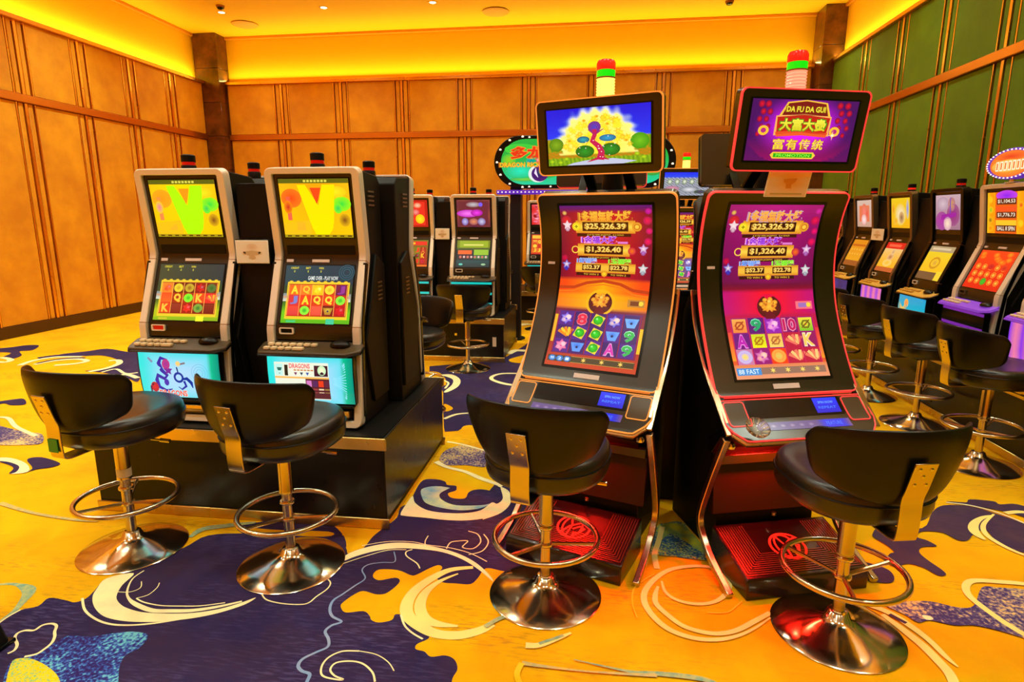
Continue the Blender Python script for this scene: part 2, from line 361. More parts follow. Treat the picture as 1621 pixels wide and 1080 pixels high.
# ------------------------------------------------------------------ flat print on screens, signs and cards
_TX = {}
def text_geo(body, off=0.0, shear=0.0):
    k = (body, off, shear)
    if k in _TX: return _TX[k]
    c = bpy.data.curves.new('t', 'FONT'); c.body = body; c.offset = off; c.resolution_u = 2; c.shear = shear
    o = bpy.data.objects.new('t', c); COL.objects.link(o)
    dg = bpy.context.evaluated_depsgraph_get(); me = o.evaluated_get(dg).to_mesh()
    v = [(p.co.x, p.co.y) for p in me.vertices]; f = [tuple(p.vertices) for p in me.polygons]
    bpy.data.objects.remove(o, do_unlink=True); bpy.data.curves.remove(c)
    xs = [p[0] for p in v] or [0, 1]; ys = [p[1] for p in v] or [0, 1]
    _TX[k] = (v, f, min(xs), max(xs), min(ys), max(ys)); return _TX[k]
class Art:
    def __init__(s, surf, x0, x1, s0, s1, UW, UH, h=.002, dl=.0005):
        s.S = surf; s.x0, s.x1, s.s0, s.s1, s.W, s.H, s.h, s.dl = x0, x1, s0, s1, UW, UH, h, dl; s.mb = MB()
    def m(s, x, y, l): return s.S(s.x0 + (s.x1 - s.x0) * x / s.W, s.s1 - (s.s1 - s.s0) * y / s.H, s.h + l * s.dl)
    def grid(s, fn, nx=24, ny=40, l=0):
        v = []; c = []; f = []
        for j in range(ny + 1):
            for i in range(nx + 1):
                x = s.W * i / nx; y = s.H * j / ny; v.append(s.m(x, y, l)); c.append(lin(fn(x, y)))
        for j in range(ny):
            for i in range(nx): a = j * (nx + 1) + i; f.append((a, a + 1, a + nx + 2, a + nx + 1))
        s.mb.add(v, f, c)
    def rect(s, x0, y0, x1, y1, c, l=1, c2=None, c3=None):
        c2 = c2 or c; n = max(1, int(abs(y1 - y0) / s.H * (s.s1 - s.s0) / .012)); v = []; cc = []; f = []
        if c3: n = max(2, n)
        for j in range(n + 1):
            k = j / n; y = y0 + (y1 - y0) * k
            if c3: q = [a + (b - a) * k * 2 for a, b in zip(c, c2)] if k < .5 else [a + (b - a) * (k * 2 - 1) for a, b in zip(c2, c3)]
            else: q = [a + (b - a) * k for a, b in zip(c, c2)]
            v += [s.m(x0, y, l), s.m(x1, y, l)]; cc += [lin(q)] * 2
            if j: f.append((2 * j - 2, 2 * j - 1, 2 * j + 1, 2 * j))
        s.mb.add(v, f, cc)
    def disc(s, cx, cy, rx, ry=None, c0=(255, 255, 255), c1=None, l=1, n=18):
        ry = ry or rx; c1 = c1 or c0; v = [s.m(cx, cy, l)]; cc = [lin(c0)]
        for k in range(n): a = 2 * PI * k / n; v.append(s.m(cx + rx * math.cos(a), cy + ry * math.sin(a), l)); cc.append(lin(c1))
        s.mb.add(v, [(0, 1 + k, 1 + (k + 1) % n) for k in range(n)], cc)
    def poly(s, pts, c, l=1):
        tri = tessellate_polygon([[Vector((p[0], p[1], 0)) for p in pts]])
        s.mb.add([s.m(p[0], p[1], l) for p in pts], [tuple(t) for t in tri], lin(c))
    def star(s, cx, cy, r0, r1, n, c0, c1=None, l=1, rot=0):
        v = [s.m(cx, cy, l)]; cc = [lin(c0)]
        for k in range(2 * n):
            r = r0 if k % 2 == 0 else r1; a = PI * k / n + rot; v.append(s.m(cx + r * math.sin(a), cy - r * math.cos(a), l)); cc.append(lin(c1 or c0))
        s.mb.add(v, [(0, 1 + k, 1 + (k + 1) % (2 * n)) for k in range(2 * n)], cc)
    def line(s, pts, w, c, l=1, closed=False):
        n = len(pts); v = []; f = []
        for i in range(n):
            a = pts[(i - 1) % n] if closed else pts[max(i - 1, 0)]; b = pts[(i + 1) % n] if closed else pts[min(i + 1, n - 1)]
            tx, ty = b[0] - a[0], b[1] - a[1]; q = math.hypot(tx, ty) or 1; tx /= q; ty /= q
            ww = w[i] if isinstance(w, (list, tuple)) else w
            v += [s.m(pts[i][0] - ty * ww / 2, pts[i][1] + tx * ww / 2, l), s.m(pts[i][0] + ty * ww / 2, pts[i][1] - tx * ww / 2, l)]
        for i in range(n if closed else n - 1): j = (i + 1) % n; f.append((2 * i, 2 * i + 1, 2 * j + 1, 2 * j))
        s.mb.add(v, f, lin(c))
    def circ(s, cx, cy, r, w, c, l=1, ry=None, n=20):
        ry = ry or r; s.line([(cx + r * math.cos(2 * PI * k / n), cy + ry * math.sin(2 * PI * k / n)) for k in range(n)], w, c, l, True)
    def text(s, body, cx, cy, w, h, c, l=2, off=.01, outline=None, shear=0, c2=None):
        if outline:
            v, f, a, b, d, e = text_geo(body, off + .045, shear); s._put(v, f, a, b, d, e, cx, cy, w * 1.06, h * 1.16, outline, outline, l); l += 1
        v, f, a, b, d, e = text_geo(body, off, shear); s._put(v, f, a, b, d, e, cx, cy, w, h, c, c2 or c, l)
    def _put(s, v, f, a, b, d, e, cx, cy, w, h, c, c2, l):
        pts = []; cc = []; A, B = lin(c), lin(c2)
        for x, y in v:
            px = cx - w / 2 + w * (x - a) / (b - a); k = (e - y) / (e - d); pts.append(s.m(px, cy - h / 2 + h * k, l)); cc.append(tuple(p + (q - p) * k for p, q in zip(A, B)))
        s.mb.add(pts, f, cc)
    def done(s, name, parent, material=None, label=None):
        o = s.mb.build(name, material or ART, parent, smooth=0, fix=False, label=label); return o

def flat(y=0.0, z0=0.0):      # vertical plane facing -y, s measured up from z0
    def S(x, t, h=0): return (x, y - h, z0 + t)
    return S

# ================================================================== the room
def struct(name, mb, m, **kw): return mb.build(name, m, kind='structure', **kw)
OX0, OX1, OY0, OY1 = XL - REC, XR + REC, YF - REC, YB + REC
floor = struct('floor', MB().box(OX0, OX1, OY0, OY1, -.12, 0), CM['yellow'], smooth=0)
ceiling = struct('ceiling', MB().box(OX0, OX1, OY0, OY1, ZC, ZC + .12), M_ceil, smooth=0)
wl = struct('wall_left', MB().box(OX0 - .12, OX0, OY0 - .12, OY1 + .12, 0, ZC), M_cove, smooth=0)
wr = struct('wall_right', MB().box(OX1, OX1 + .12, OY0 - .12, OY1 + .12, 0, ZC), M_cove, smooth=0)
wb = struct('wall_back', MB().box(OX0, OX1, OY1, OY1 + .12, 0, ZC), M_cove, smooth=0)
wf = struct('wall_front', MB().box(OX0, OX1, OY0 - .12, OY0, 0, ZC), M_panelL, smooth=0)

def panelling(wall, axis, face, lo, hi, groups, m, sgn, bottoms=(.16, ZP - .03)):
    """axis 'y': panels run along y on a plane x=face; sgn = direction of the wall behind"""
    d = REC
    def bx(name, a0, a1, z0, z1, out, mm, bev=.006, back=None):
        f0 = face - sgn * out; f1 = face + sgn * (d if back is None else back)
        mb = MB().box(min(f0, f1), max(f0, f1), a0, a1, z0, z1) if axis == 'y' else MB().box(a0, a1, min(f0, f1), max(f0, f1), z0, z1)
        return mb.build(name, mm, wall, bevel=bev, bseg=1)
    bx('panel_backing', lo, hi, 0, ZP - .05, -.035, M_groove, 0)
    edges = [lo] + [g for g in groups] + [hi]
    W2, WT, G = .035, .011, .135        # wide strip half width, thin strip, half spacing
    for z0, z1 in ((.15, ZR - .055), (ZR + .055, ZP - .06)):
        for i in range(len(edges) - 1):
            a0 = edges[i] + (G if i else .02); a1 = edges[i + 1] - (G if i < len(edges) - 2 else .02)
            bx('wall_panel', a0 + .012, a1 - .012, z0, z1, 0, m)
        for g in groups:
            for s_ in (-1, 1):
                a = g + s_ * G * .52; bx('wall_panel', a - .034, a + .034, z0, z1, -.004, m)
                bx('thin_strip', g + s_ * G - .008, g + s_ * G + .008, z0, z1, .002, M_copper, 0)
            bx('wide_strip', g - .02, g + .02, z0, z1, .004, M_copper, 0)
    bx('rail', lo, hi, ZR - .05, ZR + .05, .03, M_rail, .008)
    bx('ledge', lo, hi, ZP - .06, ZP, .05, M_copper, .008, back=d * .2)
    bx('skirting', lo, hi, 0, .15, .02, M_base, .004)
gl = [-2.6 + .96 * k for k in range(15) if -2.6 + .96 * k < 10.9]
gl = [round(10.2 - .955 * k, 3) for k in range(14)][::-1]
panelling(wl, 'y', XL, OY0, 11.12, gl, M_panelL, -1)
gr = [round(9.76 - 1.05 * k, 3) for k in range(12)][::-1]
panelling(wr, 'y', XR, OY0, 11.0, gr, M_panelR, 1)
gb = [round(-5.86 + 1.165 * k, 3) for k in range(8)]
panelling(wb, 'x', YB, -6.95, 3.56, gb, M_panelL, 1)
# cove light strips: visible glowing tubes lying behind the ledges
for w_, b in ((wb, (XL + .2, XR - .2, YB + .05, YB + .075)), (wl, (XL - .06, XL - .035, OY0 + .2, 11.0)), (wr, (XR + .035, XR + .06, OY0 + .2, 10.9))):
    MB().box(b[0], b[1], b[2], b[3], ZP - .055, ZP - .03).build('cove_tube', mat('cove_glow', (255, 200, 90), .4, emit=2.5, erg=(255, 200, 80)), w_, smooth=0)
# added strips whose darker colour paints the shade line along the ceiling edge
for i, b in enumerate(((OX0, OX1, OY1 - .05, OY1), (OX0, OX0 + .05, OY0, OY1), (OX1 - .05, OX1, OY0, OY1))):
    struct('trim_%d' % (i + 1), MB().box(*b, ZC - .05, ZC), mat('ceiling_shade_line', (226, 146, 20), .6), bevel=.01)
# stone corner columns made of stacked blocks
def column(name, x0, x1, y0, y1, label):
    t = bpy.data.objects.new(name, None); COL.objects.link(t); t['kind'] = 'structure'; t['label'] = label; t.location = ((x0 + x1) / 2, (y0 + y1) / 2, 0)
    z = 0; n = 8; hh = ZC / n; mx, my = (x1 - x0) / 2, (y1 - y0) / 2
    for k in range(n):
        MB().box(-mx, mx, -my, my, z + .003, z + hh - .003).build('stone_block', M_marble, t, bevel=.004, bseg=1); z += hh
column('trim_4', XL - .12, -6.955, 11.1, OY1, 'brown marble corner column between the gold walls')
column('trim_5', 3.565, OX1, 10.98, OY1, 'brown marble corner column between gold and green walls')

